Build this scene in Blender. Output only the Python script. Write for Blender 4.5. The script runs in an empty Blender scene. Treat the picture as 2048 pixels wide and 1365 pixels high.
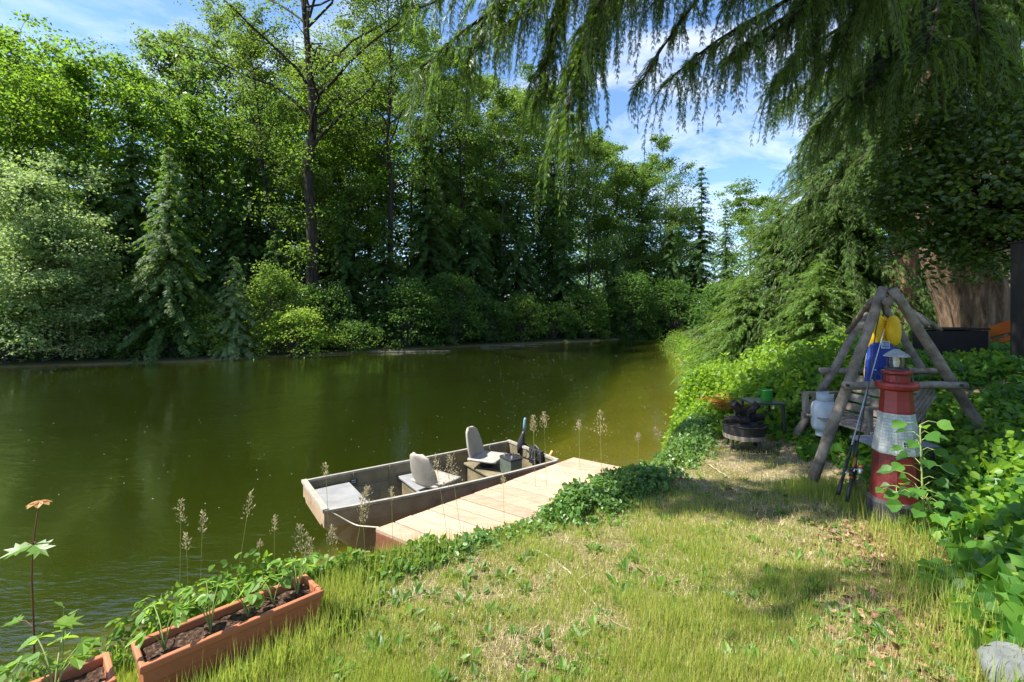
import bpy, math, random
import numpy as np
from mathutils import Vector
PI = math.pi
C = bpy.context.scene.collection
SC = bpy.context.scene
F, CX, HZ, CZ = 967.0, 1024.0, 620.0, 2.4      # lens and horizon of the photograph, eye height above the water

def P(px, py, d):
    return np.array([(px - CX) / F * d, d, CZ - (py - HZ) / F * d])
def G(px, py, z):
    return P(px, py, (CZ - z) * F / (py - HZ))
def nrm(v):
    v = np.asarray(v, float)
    return v / np.maximum(np.linalg.norm(v, axis=-1, keepdims=True), 1e-9)
def sstep(a, b, x):
    t = np.clip((x - a) / (b - a), 0, 1)
    return t * t * (3 - 2 * t)

# ------------------------------------------------------------------ object helpers
def tag(o, label=None, cat=None, group=None, kind=None):
    if label: o['label'] = label
    if cat: o['category'] = cat
    if group: o['group'] = group
    if kind: o['kind'] = kind
    return o
def thing(name, label, cat, loc, group=None):
    o = bpy.data.objects.new(name, None)
    o.empty_display_size = 0.1
    C.objects.link(o)
    o.location = [float(a) for a in loc]
    return tag(o, label, cat, group)
def mk(name, V, faces, mat, parent=None, smooth=False):
    """one mesh object; V world coordinates, faces a list of (m,k) index arrays; placed relative to its parent chain (translations only)"""
    V = np.asarray(V, np.float64)
    off = np.zeros(3)
    p = parent
    while p is not None:
        off += np.array(p.location)
        p = p.parent
    me = bpy.data.meshes.new(name)
    faces = [np.asarray(f, np.int32) for f in faces if len(f)]
    me.vertices.add(len(V))
    me.vertices.foreach_set('co', (V - off).astype(np.float32).ravel())
    loops = np.concatenate([f.ravel() for f in faces])
    tot = np.concatenate([np.full(len(f), f.shape[1], np.int32) for f in faces])
    st = np.concatenate([[0], np.cumsum(tot)[:-1]]).astype(np.int32)
    me.loops.add(len(loops))
    me.loops.foreach_set('vertex_index', loops)
    me.polygons.add(len(tot))
    me.polygons.foreach_set('loop_start', st)
    me.polygons.foreach_set('loop_total', tot)
    me.polygons.foreach_set('use_smooth', np.full(len(tot), smooth, bool))
    me.update(calc_edges=True)
    me.validate()
    me.materials.append(mat)
    o = bpy.data.objects.new(name, me)
    C.objects.link(o)
    if parent is not None:
        o.parent = parent
    return o

class MB:
    """collects shapes for one mesh"""
    def __init__(s):
        s.v = []; s.f = {}; s.n = 0
    def add(s, V, faces):
        V = np.asarray(V, float)
        for f in faces:
            f = np.asarray(f, int)
            if len(f):
                s.f.setdefault(f.shape[1], []).append(f + s.n)
        s.v.append(V); s.n += len(V)
        return s
    def box(s, c, size, ax=None, ay=None, az=None, taper=1.0):
        c = np.asarray(c, float)
        ax = np.array([1, 0, 0.]) if ax is None else nrm(ax)
        ay = np.array([0, 1, 0.]) if ay is None else nrm(ay)
        az = nrm(np.cross(ax, ay)) if az is None else nrm(az)
        h = np.asarray(size, float) / 2
        V = []
        for k in (-1, 1):
            t = taper if k > 0 else 1.0
            for i, j in ((-1, -1), (1, -1), (1, 1), (-1, 1)):
                V.append(c + ax * h[0] * i * t + ay * h[1] * j * t + az * h[2] * k)
        return s.add(V, [[(3, 2, 1, 0), (4, 5, 6, 7), (0, 1, 5, 4), (1, 2, 6, 5), (2, 3, 7, 6), (3, 0, 4, 7)]])
    def tube(s, pts, radii, n=8, cap=True, ell=None):
        pts = np.asarray(pts, float)
        m = len(pts)
        radii = np.broadcast_to(np.asarray(radii, float), (m,))
        T = nrm(np.gradient(pts, axis=0))
        up = np.array([0, 0, 1.]) if abs(T[0][2]) < .9 else np.array([1., 0, 0])
        A = nrm(np.cross(T, up)); B = np.cross(T, A)
        a = np.arange(n) / n * 2 * PI
        ca, sa = np.cos(a), np.sin(a)
        if ell: sa = sa * ell
        V = pts[:, None] + radii[:, None, None] * (ca[None, :, None] * A[:, None] + sa[None, :, None] * B[:, None])
        V = V.reshape(-1, 3)
        i = np.arange(m - 1)[:, None] * n; j = np.arange(n)[None]; j2 = (j + 1) % n
        q = np.stack([i + j, i + j2, i + n + j2, i + n + j], -1).reshape(-1, 4)
        fs = [q]
        if cap:
            fs.append(np.arange(n)[None, ::-1]); fs.append((np.arange(n) + (m - 1) * n)[None])
        return s.add(V, fs)
    def lathe(s, prof, n, c, rot=0.0, cap=True, sx=1.0, sy=1.0):
        c = np.asarray(c, float)
        a = np.arange(n) / n * 2 * PI + rot
        V = np.array([[c[0] + r * math.cos(t) * sx, c[1] + r * math.sin(t) * sy, c[2] + z] for r, z in prof for t in a])
        m = len(prof)
        i = np.arange(m - 1)[:, None] * n; j = np.arange(n)[None]; j2 = (j + 1) % n
        q = np.stack([i + j, i + j2, i + n + j2, i + n + j], -1).reshape(-1, 4)
        fs = [q]
        if cap:
            fs.append(np.arange(n)[None, ::-1]); fs.append((np.arange(n) + (m - 1) * n)[None])
        return s.add(V, fs)
    def grid(s, V):
        """V (a,b,3) grid of points"""
        a, b = V.shape[:2]
        i = np.arange(a - 1)[:, None] * b; j = np.arange(b - 1)[None]
        q = np.stack([i + j, i + j + 1, i + b + j + 1, i + b + j], -1).reshape(-1, 4)
        return s.add(V.reshape(-1, 3), [q])
    def build(s, name, mat, parent=None, smooth=False, bevel=0, sub=0):
        V = np.concatenate(s.v)
        o = mk(name, V, [np.concatenate(f) for f in s.f.values()], mat, parent, smooth)
        if bevel:
            b = o.modifiers.new('bevel', 'BEVEL'); b.width = bevel; b.segments = 2; b.limit_method = 'ANGLE'; b.angle_limit = math.radians(35)
        if sub:
            b = o.modifiers.new('sub', 'SUBSURF'); b.levels = b.render_levels = sub
        return o

def frames(axis, normal):
    y = nrm(axis)
    z = normal - (normal * y).sum(-1, keepdims=True) * y
    z = nrm(z)
    x = np.cross(y, z)
    return np.stack([x, y, z], -1)
def scatter(tV, tF, pos, R, sc):
    """copies of a template shape (k,3) at N places, R (N,3,3), sc (N,) or (N,3): returns V and faces"""
    N, k = len(pos), len(tV)
    sc = np.asarray(sc, float)
    if sc.ndim == 1: sc = sc[:, None]
    L = tV[None] * sc[:, None, :]
    V = np.einsum('nij,nkj->nki', R, L) + pos[:, None]
    fs = []
    for f in tF:
        f = np.asarray(f)
        fs.append((f[None] + (np.arange(N) * k)[:, None, None]).reshape(-1, f.shape[1]))
    return V.reshape(-1, 3), fs

def noise2(x, y, f, seed=0):
    """cheap smooth value noise, about 0..1"""
    x = np.asarray(x) * f; y = np.asarray(y) * f
    xi = np.floor(x).astype(np.int64); yi = np.floor(y).astype(np.int64)
    fx = x - xi; fy = y - yi
    fx = fx * fx * (3 - 2 * fx); fy = fy * fy * (3 - 2 * fy)
    def h(a, b):
        n = (a * 374761393 + b * 668265263 + seed * 69069) & 0xffffffff
        n = ((n ^ (n >> 13)) * 1274126177) & 0xffffffff
        return ((n ^ (n >> 16)) & 0xffff) / 65535.0
    return (h(xi, yi) * (1 - fx) + h(xi + 1, yi) * fx) * (1 - fy) + (h(xi, yi + 1) * (1 - fx) + h(xi + 1, yi + 1) * fx) * fy

# ------------------------------------------------------------------ materials
def newmat(name):
    m = bpy.data.materials.new(name); m.use_nodes = True
    nt = m.node_tree; nt.nodes.clear()
    out = nt.nodes.new('ShaderNodeOutputMaterial')
    return m, nt, out
def N(nt, t, **kw):
    n = nt.nodes.new(t)
    for k, v in kw.items():
        if k in n.inputs.keys(): n.inputs[k].default_value = v
        else: setattr(n, k, v)
    return n
def ramp(nt, fac, stops):
    r = nt.nodes.new('ShaderNodeValToRGB')
    e = r.color_ramp.elements
    while len(e) < len(stops): e.new(0.5)
    for i, (p, c) in enumerate(stops):
        e[i].position = p; e[i].color = (c[0], c[1], c[2], 1)
    nt.links.new(fac, r.inputs[0])
    return r
def mixc(nt, fac, a, b, mode='MIX'):
    m = nt.nodes.new('ShaderNodeMix'); m.data_type = 'RGBA'; m.blend_type = mode
    for k, v in ((0, fac), (6, a), (7, b)):
        if hasattr(v, 'is_output'): nt.links.new(v, m.inputs[k])
        elif k == 0: m.inputs[0].default_value = v
        else: m.inputs[k].default_value = (v[0], v[1], v[2], 1)
    return m.outputs[2]
def leafmat(name, cols, tcol, trans=0.45, rough=0.45, spec=0.35, clump=0.35, cscale=0.5):
    """leaf: colour drawn per leaf from cols, hue drifting slowly through the crown, light passing through"""
    m, nt, out = newmat(name)
    g = N(nt, 'ShaderNodeNewGeometry')
    tc = N(nt, 'ShaderNodeTexCoord')
    no = N(nt, 'ShaderNodeTexNoise', Scale=cscale, Detail=2.0)
    nt.links.new(tc.outputs['Object'], no.inputs['Vector'])
    ma = N(nt, 'ShaderNodeMath', operation='MULTIPLY_ADD')
    ma.inputs[1].default_value = 1.0 - clump
    nt.links.new(g.outputs['Random Per Island'], ma.inputs[0])
    mb = N(nt, 'ShaderNodeMath', operation='MULTIPLY'); mb.inputs[1].default_value = clump
    nt.links.new(no.outputs['Fac'], mb.inputs[0])
    nt.links.new(mb.outputs[0], ma.inputs[2])
    k = len(cols)
    r = ramp(nt, ma.outputs[0], [(0.1 + 0.8 * i / max(1, k - 1), c) for i, c in enumerate(cols)])
    p = N(nt, 'ShaderNodeBsdfPrincipled', Roughness=rough)
    p.inputs['Specular IOR Level'].default_value = spec
    nt.links.new(r.outputs[0], p.inputs['Base Color'])
    t = N(nt, 'ShaderNodeBsdfTranslucent')
    tm = mixc(nt, 0.45, tcol, r.outputs[0])
    nt.links.new(tm, t.inputs['Color'])
    mx = N(nt, 'ShaderNodeMixShader'); mx.inputs[0].default_value = trans
    nt.links.new(p.outputs[0], mx.inputs[1]); nt.links.new(t.outputs[0], mx.inputs[2])
    nt.links.new(mx.outputs[0], out.inputs[0])
    return m
def surf(name, cols, scale=8.0, stretch=(1, 1, 1), rough=0.6, spec=0.4, bump=0.2, bscale=None, metal=0.0, detail=6.0, wear=None, wscale=3.0, wcut=(0.55, 0.7), rot=(0, 0, 0)):
    """painted, wooden, plastic or metal surface with a grain, a bump and optional wear patches"""
    m, nt, out = newmat(name)
    tc = N(nt, 'ShaderNodeTexCoord')
    mp = N(nt, 'ShaderNodeMapping'); mp.inputs['Scale'].default_value = stretch; mp.inputs['Rotation'].default_value = rot
    nt.links.new(tc.outputs['Object'], mp.inputs[0])
    no = N(nt, 'ShaderNodeTexNoise', Scale=scale, Detail=detail, Roughness=0.6)
    nt.links.new(mp.outputs[0], no.inputs['Vector'])
    k = len(cols)
    r = ramp(nt, no.outputs['Fac'], [(0.3 + 0.4 * i / max(1, k - 1), c) for i, c in enumerate(cols)])
    col = r.outputs[0]
    p = N(nt, 'ShaderNodeBsdfPrincipled', Roughness=rough, Metallic=metal)
    p.inputs['Specular IOR Level'].default_value = spec
    if wear is not None:
        w = N(nt, 'ShaderNodeTexNoise', Scale=wscale, Detail=8.0, Roughness=0.7)
        nt.links.new(tc.outputs['Object'], w.inputs['Vector'])
        wr = ramp(nt, w.outputs['Fac'], [(wcut[0], (0, 0, 0)), (wcut[1], (1, 1, 1))])
        col = mixc(nt, wr.outputs[0], col, wear)
    nt.links.new(col, p.inputs['Base Color'])
    if bump:
        b = N(nt, 'ShaderNodeTexNoise', Scale=bscale or scale * 2, Detail=8.0, Roughness=0.65)
        nt.links.new(mp.outputs[0], b.inputs['Vector'])
        bm = N(nt, 'ShaderNodeBump', Strength=bump, Distance=0.02)
        nt.links.new(b.outputs['Fac'], bm.inputs['Height']); nt.links.new(bm.outputs[0], p.inputs['Normal'])
    nt.links.new(p.outputs[0], out.inputs[0])
    return m
# ------------------------------------------------------------------ camera, light, sky
cam = bpy.data.objects.new('camera', bpy.data.cameras.new('camera'))
C.objects.link(cam); SC.camera = cam
cam.location = (0, 0, CZ); cam.rotation_euler = (PI / 2, 0, 0)
cam.data.lens = F / 2048 * 36; cam.data.sensor_width = 36
cam.data.shift_y = -(682.5 - HZ) / 2048
cam.data.clip_start = 0.05; cam.data.clip_end = 2000
SUN_EL, SUN_AZ = math.radians(56), math.radians(-100)          # azimuth clockwise from +Y
S = np.array([math.sin(SUN_AZ) * math.cos(SUN_EL), math.cos(SUN_AZ) * math.cos(SUN_EL), math.sin(SUN_EL)])
sl = bpy.data.lights.new('sun', 'SUN'); sl.energy = 5.0; sl.angle = math.radians(0.5); sl.color = (1, 0.955, 0.87)
so = bpy.data.objects.new('sun', sl); C.objects.link(so)
so.rotation_euler = Vector(S).to_track_quat('Z', 'Y').to_euler()
w = bpy.data.worlds.new('World'); SC.world = w; w.use_nodes = True
nt = w.node_tree; nt.nodes.clear()
wo = N(nt, 'ShaderNodeOutputWorld'); bg = N(nt, 'ShaderNodeBackground', Strength=0.10)
sky = N(nt, 'ShaderNodeTexSky', sky_type='NISHITA', sun_disc=False, sun_elevation=SUN_EL, sun_rotation=SUN_AZ)
sky.air_density = 1.0; sky.dust_density = 0.3; sky.ozone_density = 2.0
tc = N(nt, 'ShaderNodeTexCoord'); sx = N(nt, 'ShaderNodeSeparateXYZ'); nt.links.new(tc.outputs['Generated'], sx.inputs[0])
ad = N(nt, 'ShaderNodeMath', operation='ADD'); ad.inputs[1].default_value = 0.12; nt.links.new(sx.outputs[2], ad.inputs[0])
mx_ = N(nt, 'ShaderNodeMath', operation='MAXIMUM'); mx_.inputs[1].default_value = 0.05; nt.links.new(ad.outputs[0], mx_.inputs[0])
dv = N(nt, 'ShaderNodeVectorMath', operation='DIVIDE'); cb = N(nt, 'ShaderNodeCombineXYZ')
for i in range(3): nt.links.new(mx_.outputs[0], cb.inputs[i])
nt.links.new(tc.outputs['Generated'], dv.inputs[0]); nt.links.new(cb.outputs[0], dv.inputs[1])
mp = N(nt, 'ShaderNodeMapping'); mp.inputs['Scale'].default_value = (1.0, 1.5, 1); mp.inputs['Rotation'].default_value = (0, 0, 0.6); mp.inputs['Location'].default_value = (0.6, 0.55, 0)
nt.links.new(dv.outputs[0], mp.inputs[0])
cn = N(nt, 'ShaderNodeTexNoise', Scale=1.35, Detail=9.0, Roughness=0.62, Distortion=0.5); nt.links.new(mp.outputs[0], cn.inputs['Vector'])
cr = ramp(nt, cn.outputs['Fac'], [(0.45, (0, 0, 0)), (0.78, (1, 1, 1))])
skyc = mixc(nt, 1.0, sky.outputs[0], (0.80, 0.93, 1.08), 'MULTIPLY')
cm = mixc(nt, cr.outputs[0], skyc, (5.2, 5.5, 6.2))
nt.links.new(cm, bg.inputs[0]); nt.links.new(bg.outputs[0], wo.inputs[0])
SC.view_settings.view_transform = 'Standard'; SC.view_settings.look = 'None'; SC.view_settings.gamma = 1
SC.view_settings.exposure = EXPO = 1.4
SC.cycles.use_denoising = True
SC.cycles.max_bounces = 8; SC.cycles.diffuse_bounces = 4; SC.cycles.glossy_bounces = 3; SC.cycles.transmission_bounces = 4
SC.cycles.transparent_max_bounces = 12
SC.cycles.caustics_reflective = False; SC.cycles.caustics_refractive = False
SC.cycles.sample_clamp_indirect = 6.0

# ------------------------------------------------------------------ terrain
LIP = np.array([(-40, -40), (-6, -2.2), (-2.3, 1.5), (-1.78, 2.12), (-1.22, 2.75), (-.80, 3.25), (-.42, 3.60), (.15, 4.03), (.68, 4.54), (1.18, 5.02), (1.6, 5.40), (2.05, 6.1), (2.5, 7.3), (4.1, 10.5), (5.6, 14.3), (8.0, 22.5), (10.6, 33), (14, 43), (30, 56), (60, 60), (200, 60)])
BORD = np.array([(1.45, -30), (1.5, 0), (1.75, 1.2), (2.02, 2.25), (2.4, 2.9), (2.95, 3.8), (3.25, 4.7), (3.3, 6.0), (3.0, 7.0), (2.85, 7.9), (4.2, 10.6), (5.7, 14.4), (8.1, 22.5), (10.7, 33), (14.1, 43), (30, 56.2), (60, 60.2), (200, 60.2)])
FAR = np.array([(-200, -30), (-60, 5), (-34, 14.5), (-21, 20.2), (-15, 22.3), (-9, 27.0), (-0.8, 33.3), (6, 37), (10.5, 41), (14, 50), (30, 61), (60, 65), (200, 65)])
def sdist(poly, x, y):
    """signed distance to a polyline, positive to its right"""
    x = np.asarray(x, float); y = np.asarray(y, float)
    best = np.full(x.shape, 1e9); sg = np.zeros(x.shape)
    for (ax, ay), (bx, by) in zip(poly[:-1], poly[1:]):
        dx, dy = bx - ax, by - ay
        t = np.clip(((x - ax) * dx + (y - ay) * dy) / (dx * dx + dy * dy), 0, 1)
        d = np.hypot(x - ax - t * dx, y - ay - t * dy)
        s = (x - ax) * dy - (y - ay) * dx
        m = d < best
        best = np.where(m, d, best); sg = np.where(m, np.sign(s), sg)
    return best * sg
def H(x, y):
    x = np.asarray(x, float); y = np.asarray(y, float)
    s = sdist(LIP, x, y); b = sdist(BORD, x, y); f = -sdist(FAR, x, y)
    wob = (noise2(x, y, 1.1, 3) - .5) * .16
    s2 = s + wob * np.clip(1.0, 0, 1)
    bed = -0.26 - 0.10 * np.clip(-s2 - .35, 0, 2.6) - .42 * np.clip(-s2 - 2.6, 0, 5) + (noise2(x, y, 1.7, 8) - .5) * .1
    bed = np.maximum(bed, -2.4)
    lip = np.where(y < 2.5, .78, np.where(y > 4, .62, .78 - .16 * (y - 2.5) / 1.5))
    lip = np.where(y > 8, np.maximum(.25, .62 - (y - 8) * .06), lip)
    lawn = lip + .035 * np.clip(s, 0, 4) + (noise2(x, y, 1.6, 1) - .5) * .05 + (noise2(x, y, 6, 2) - .5) * .012
    bb = np.clip(b, 0, 60)
    up = .30 * np.minimum(bb, 2.7) + .04 * np.clip(bb - 2.7, 0, 6) + (noise2(x, y, .9, 5) - .5) * .15 * sstep(0, 1, bb)
    near = bed + (lawn + up - bed) * sstep(-.42, .02, s2)
    farz = -.9 + (.9 + .14) * sstep(-.6, .0, f) + np.clip(f, 0, 60) * .06 + (noise2(x, y, .35, 9) - .5) * .5 * sstep(.5, 3, f)
    farz = np.where(f < -.6, -9, farz)
    return np.maximum(near, farz)
def cat(*a): return np.unique(np.concatenate(a).round(4))
gx = cat(np.arange(-300, -60, 20), np.arange(-60, -24, 2), np.arange(-24, -4, .5), np.arange(-4, 6, .08), np.arange(6, 16, .3), np.arange(16, 60, 2), np.arange(60, 301, 20))
gy = cat(np.arange(-100, -2, 7), np.arange(-2, 9, .08), np.arange(9, 20, .25), np.arange(20, 50, .5), np.arange(50, 80, 2.5), np.arange(80, 401, 20))
XX, YY = np.meshgrid(gx, gy)
ZZ = H(XX.ravel(), YY.ravel()).reshape(XX.shape)
gm, nt, out = newmat('soil')
tc = N(nt, 'ShaderNodeTexCoord')
n1 = N(nt, 'ShaderNodeTexNoise', Scale=45.0, Detail=8.0, Roughness=0.7); nt.links.new(tc.outputs['Object'], n1.inputs['Vector'])
n2 = N(nt, 'ShaderNodeTexNoise', Scale=2.2, Detail=4.0); nt.links.new(tc.outputs['Object'], n2.inputs['Vector'])
r1 = ramp(nt, n1.outputs['Fac'], [(.3, (.085, .062, .04)), (.5, (.24, .185, .115)), (.7, (.44, .36, .24))])
r2 = ramp(nt, n2.outputs['Fac'], [(.4, (1, 1, 1)), (.6, (.62, .66, .45))])
c1 = mixc(nt, 1.0, r1.outputs[0], r2.outputs[0], 'MULTIPLY')
sx = N(nt, 'ShaderNodeSeparateXYZ'); nt.links.new(tc.outputs['Object'], sx.inputs[0])
mr = N(nt, 'ShaderNodeMapRange'); mr.inputs[1].default_value = -0.08; mr.inputs[2].default_value = 0.12; nt.links.new(sx.outputs[2], mr.inputs[0])
r3 = ramp(nt, n1.outputs['Fac'], [(.35, (.15, .11, .03)), (.65, (.42, .32, .08))])       # wet silt of the bank foot and the bed
c2 = mixc(nt, mr.outputs[0], r3.outputs[0], c1)
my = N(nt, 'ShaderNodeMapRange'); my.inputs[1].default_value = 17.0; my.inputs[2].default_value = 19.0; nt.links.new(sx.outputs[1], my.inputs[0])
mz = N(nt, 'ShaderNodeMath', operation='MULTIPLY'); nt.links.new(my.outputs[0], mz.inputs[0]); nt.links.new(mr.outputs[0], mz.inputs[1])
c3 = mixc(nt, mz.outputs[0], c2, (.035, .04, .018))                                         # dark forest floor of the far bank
p = N(nt, 'ShaderNodeBsdfPrincipled', Roughness=0.95); p.inputs['Specular IOR Level'].default_value = .1
nt.links.new(c3, p.inputs['Base Color'])
bm = N(nt, 'ShaderNodeBump', Strength=0.6, Distance=0.03); nt.links.new(n1.outputs['Fac'], bm.inputs['Height']); nt.links.new(bm.outputs[0], p.inputs['Normal'])
nt.links.new(p.outputs[0], out.inputs[0])
a, b = XX.shape
i = np.arange(a - 1)[:, None] * b; j = np.arange(b - 1)[None]
q = np.stack([i + j, i + j + 1, i + b + j + 1, i + b + j], -1).reshape(-1, 4)
tag(mk('ground', np.stack([XX, YY, ZZ], -1).reshape(-1, 3), [q], gm, smooth=True), kind='structure')

# ------------------------------------------------------------------ water
wm, nt, out = newmat('pond_water')
tc = N(nt, 'ShaderNodeTexCoord')
def ripple(scale, stretch, dist, strength, prev=None, rz=0.5):
    mp = N(nt, 'ShaderNodeMapping'); mp.inputs['Scale'].default_value = stretch; mp.inputs['Rotation'].default_value = (0, 0, rz)
    nt.links.new(tc.outputs['Object'], mp.inputs[0])
    no = N(nt, 'ShaderNodeTexNoise', Scale=scale, Detail=3.0, Roughness=0.55); nt.links.new(mp.outputs[0], no.inputs['Vector'])
    bm = N(nt, 'ShaderNodeBump', Strength=strength, Distance=dist); nt.links.new(no.outputs['Fac'], bm.inputs['Height'])
    if prev: nt.links.new(prev.outputs[0], bm.inputs['Normal'])
    pn = N(nt, 'ShaderNodeTexNoise', Scale=0.22, Detail=2.0); nt.links.new(tc.outputs['Object'], pn.inputs['Vector'])     # calm lanes and ruffled patches
    pr = N(nt, 'ShaderNodeMapRange'); pr.inputs[1].default_value = .40; pr.inputs[2].default_value = .62; pr.inputs[3].default_value = strength * .25; pr.inputs[4].default_value = strength * 1.5
    nt.links.new(pn.outputs['Fac'], pr.inputs[0]); nt.links.new(pr.outputs[0], bm.inputs['Strength'])
    return bm
b1 = ripple(1.6, (1, 2.2, 1), 0.045, 0.35)
b2 = ripple(6.5, (1, 2.6, 1), 0.011, 0.55, b1, 0.2)
b3 = ripple(22.0, (1, 2.2, 1), 0.0013, 0.5, b2, -0.3)
fr = N(nt, 'ShaderNodeFresnel', IOR=1.62); nt.links.new(b3.outputs[0], fr.inputs['Normal'])
gl = N(nt, 'ShaderNodeBsdfGlossy', Roughness=0.02); gl.inputs['Color'].default_value = (1, 1, 1, 1); nt.links.new(b3.outputs[0], gl.inputs['Normal'])
tr = N(nt, 'ShaderNodeBsdfTransparent'); tr.inputs['Color'].default_value = (.88, .90, .62, 1)
df = N(nt, 'ShaderNodeBsdfDiffuse'); df.inputs['Color'].default_value = (.028, .040, .005, 1)
m1 = N(nt, 'ShaderNodeMixShader'); m1.inputs[0].default_value = 0.30
nt.links.new(tr.outputs[0], m1.inputs[1]); nt.links.new(df.outputs[0], m1.inputs[2])
m2 = N(nt, 'ShaderNodeMixShader'); gw = N(nt, 'ShaderNodeNewGeometry'); iv = N(nt, 'ShaderNodeMath', operation='SUBTRACT'); iv.inputs[0].default_value = 1.0; nt.links.new(gw.outputs['Backfacing'], iv.inputs[1])
mf = N(nt, 'ShaderNodeMath', operation='MULTIPLY'); nt.links.new(fr.outputs[0], mf.inputs[0]); nt.links.new(iv.outputs[0], mf.inputs[1]); nt.links.new(mf.outputs[0], m2.inputs[0]); nt.links.new(m1.outputs[0], m2.inputs[1]); nt.links.new(gl.outputs[0], m2.inputs[2])
nt.links.new(m2.outputs[0], out.inputs[0])
va = N(nt, 'ShaderNodeVolumeAbsorption', Density=0.56); va.inputs['Color'].default_value = (.45, .55, .20, 1)
nt.links.new(va.outputs[0], out.inputs['Volume'])
wb = MB(); wb.box((-40, 20, -2.0), (240, 150, 4.0))
tag(wb.build('water', wm), kind='structure')
# ------------------------------------------------------------------ foliage shapes
LEAFQ = (np.array([(0, 0, 0), (-.36, .45, .08), (0, 1, -.05), (.36, .45, .08)]), [np.array([(0, 3, 2, 1)])])
def palmate(lobes, depth, sp=.9, fold=.10):
    """lobed leaf: base at the origin, tip along +y, middle lobe longest"""
    ang = np.linspace(-sp * PI * .75, sp * PI * .75, lobes)
    pts = [(0.0, -.02)]
    for k, a in enumerate(ang):
        L = 1.0 - .42 * abs(a) / (sp * PI * .75)
        pts.append((math.sin(a) * L * .62, .36 + math.cos(a) * L * .64))
        if k < lobes - 1:
            m = (a + ang[k + 1]) / 2
            pts.append((math.sin(m) * (1 - depth) * .55, .36 + math.cos(m) * (1 - depth) * .58))
    V = [(0, .36, 0)] + [(x, y, fold * abs(x) * 2 - .12 * (y - .36) ** 2) for x, y in pts]
    n = len(pts)
    return np.array(V), [np.array([(0, 1 + (k + 1) % n, 1 + k) for k in range(n)])]
IVY = palmate(5, .24, .95, .16)
MAPLE = palmate(7, .55, .9, .10)
OVAL = (np.array([(0, 0, 0), (-.26, .25, .09), (-.33, .55, .10), (-.16, .85, .05), (0, 1, -.03), (.16, .85, .05), (.33, .55, .10), (.26, .25, .09), (0, .5, 0)]),
        [np.array([(8, 1, 0), (8, 2, 1), (8, 3, 2), (8, 4, 3), (8, 5, 4), (8, 6, 5), (8, 7, 6), (8, 0, 7)])])
def serrate(n=7):
    """strawberry leaflet with a toothed edge"""
    L = [(0, 0, 0)]; 
    for k in range(1, 2 * n):
        t = k / (2 * n)
        wd = .40 * math.sin(PI * t ** .8) ** .7 * (1.0 if k % 2 else .84)
        L.append((wd, t * (1 if k % 2 else .97), .30 * wd - .1 * t * t))
    R_ = [(-x, y, z) for x, y, z in L[1:]][::-1]
    V = L + [(0, 1, -.12)] + R_
    n_ = len(V)
    return np.array(V + [(0, .5, -.03)]), [np.array([(n_, k, (k + 1) % n_) for k in range(n_)])]
STRAW = serrate()
def frond(n=6, wl=.22, ll=.38, ang=.65, drop=.12, taper=.6):
    """flat conifer spray: narrow leaflets in pairs along a stem"""
    V = []; Fq = []
    def leaf(p, d, L, wd):
        d = np.array(d) / np.linalg.norm(d); s = np.array([-d[1], d[0], 0]) * wd
        b = len(V); p = np.array(p)
        z = np.array([0, 0, -drop * L])
        V.extend([p, p + d * L * .45 + s, p + d * L + z, p + d * L * .45 - s]); Fq.append((b, b + 3, b + 2, b + 1))
    for k in range(n):
        t = k / n
        L = ll * (1 - taper * t)
        for sg in (-1, 1):
            leaf((0, t * .85 + (.03 if sg > 0 else 0), -drop * t * t), (sg * math.sin(ang), math.cos(ang), 0), L, wl * L * .5)
    leaf((0, .3, 0), (0, 1, 0), .7, .035)
    return np.array(V, float), [np.array(Fq)]
FR_FAR = frond(3, .42, .55, .75, .15)
FR_MID = frond(7, .22, .40, .7, .22)
FR_NEAR = frond(9, .21, .34, .62, .25)

LM = {}
LM['maple'] = leafmat('maple_leaf', [(.038, .095, .010), (.070, .15, .014), (.115, .21, .022)], (.36, .58, .035), .54, .55, .2)
LM['cotton'] = leafmat('cottonwood_leaf', [(.036, .076, .013), (.070, .128, .020), (.125, .18, .04)], (.34, .50, .05), .46, .55, .22)
LM['alder'] = leafmat('alder_leaf', [(.038, .086, .015), (.076, .14, .024), (.135, .20, .04)], (.38, .58, .06), .48, .55, .22)
LM['dark'] = leafmat('dark_conifer_leaf', [(.026, .062, .014), (.048, .10, .020), (.085, .15, .030)], (.20, .38, .04), .38, .55, .2)
LM['hem'] = leafmat('hemlock_leaf', [(.040, .085, .020), (.080, .145, .032), (.15, .22, .06)], (.30, .52, .06), .42, .5, .3)
LM['pale'] = leafmat('pale_willow_leaf', [(.12, .19, .06), (.20, .275, .10), (.31, .38, .17)], (.50, .70, .16), .46, .50, .35)
LM['bright'] = leafmat('bright_bush_leaf', [(.12, .21, .022), (.20, .31, .035), (.28, .38, .06)], (.55, .74, .07), .5, .5, .3)
LM['green'] = leafmat('shrub_leaf', [(.032, .085, .016), (.065, .135, .022), (.11, .20, .034)], (.32, .54, .05), .46, .52, .22)
LM['deep'] = leafmat('shade_shrub_leaf', [(.030, .070, .016), (.055, .115, .022), (.095, .17, .034)], (.24, .46, .05), .46, .55, .2)
LM['woods'] = leafmat('woodland_leaf', [(.034, .082, .020), (.066, .135, .030), (.11, .19, .04)], (.30, .52, .06), .48, .45, .35, .6, .12)
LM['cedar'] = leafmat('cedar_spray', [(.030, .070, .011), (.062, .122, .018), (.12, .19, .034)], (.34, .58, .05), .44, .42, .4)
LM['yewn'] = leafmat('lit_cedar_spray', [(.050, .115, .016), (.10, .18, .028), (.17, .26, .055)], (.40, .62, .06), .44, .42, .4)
BK = {}
BK['dark'] = surf('dark_bark', [(.012, .010, .008), (.035, .029, .022), (.07, .06, .045)], 9, (1, 1, .16), .95, .1, .7)
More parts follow.
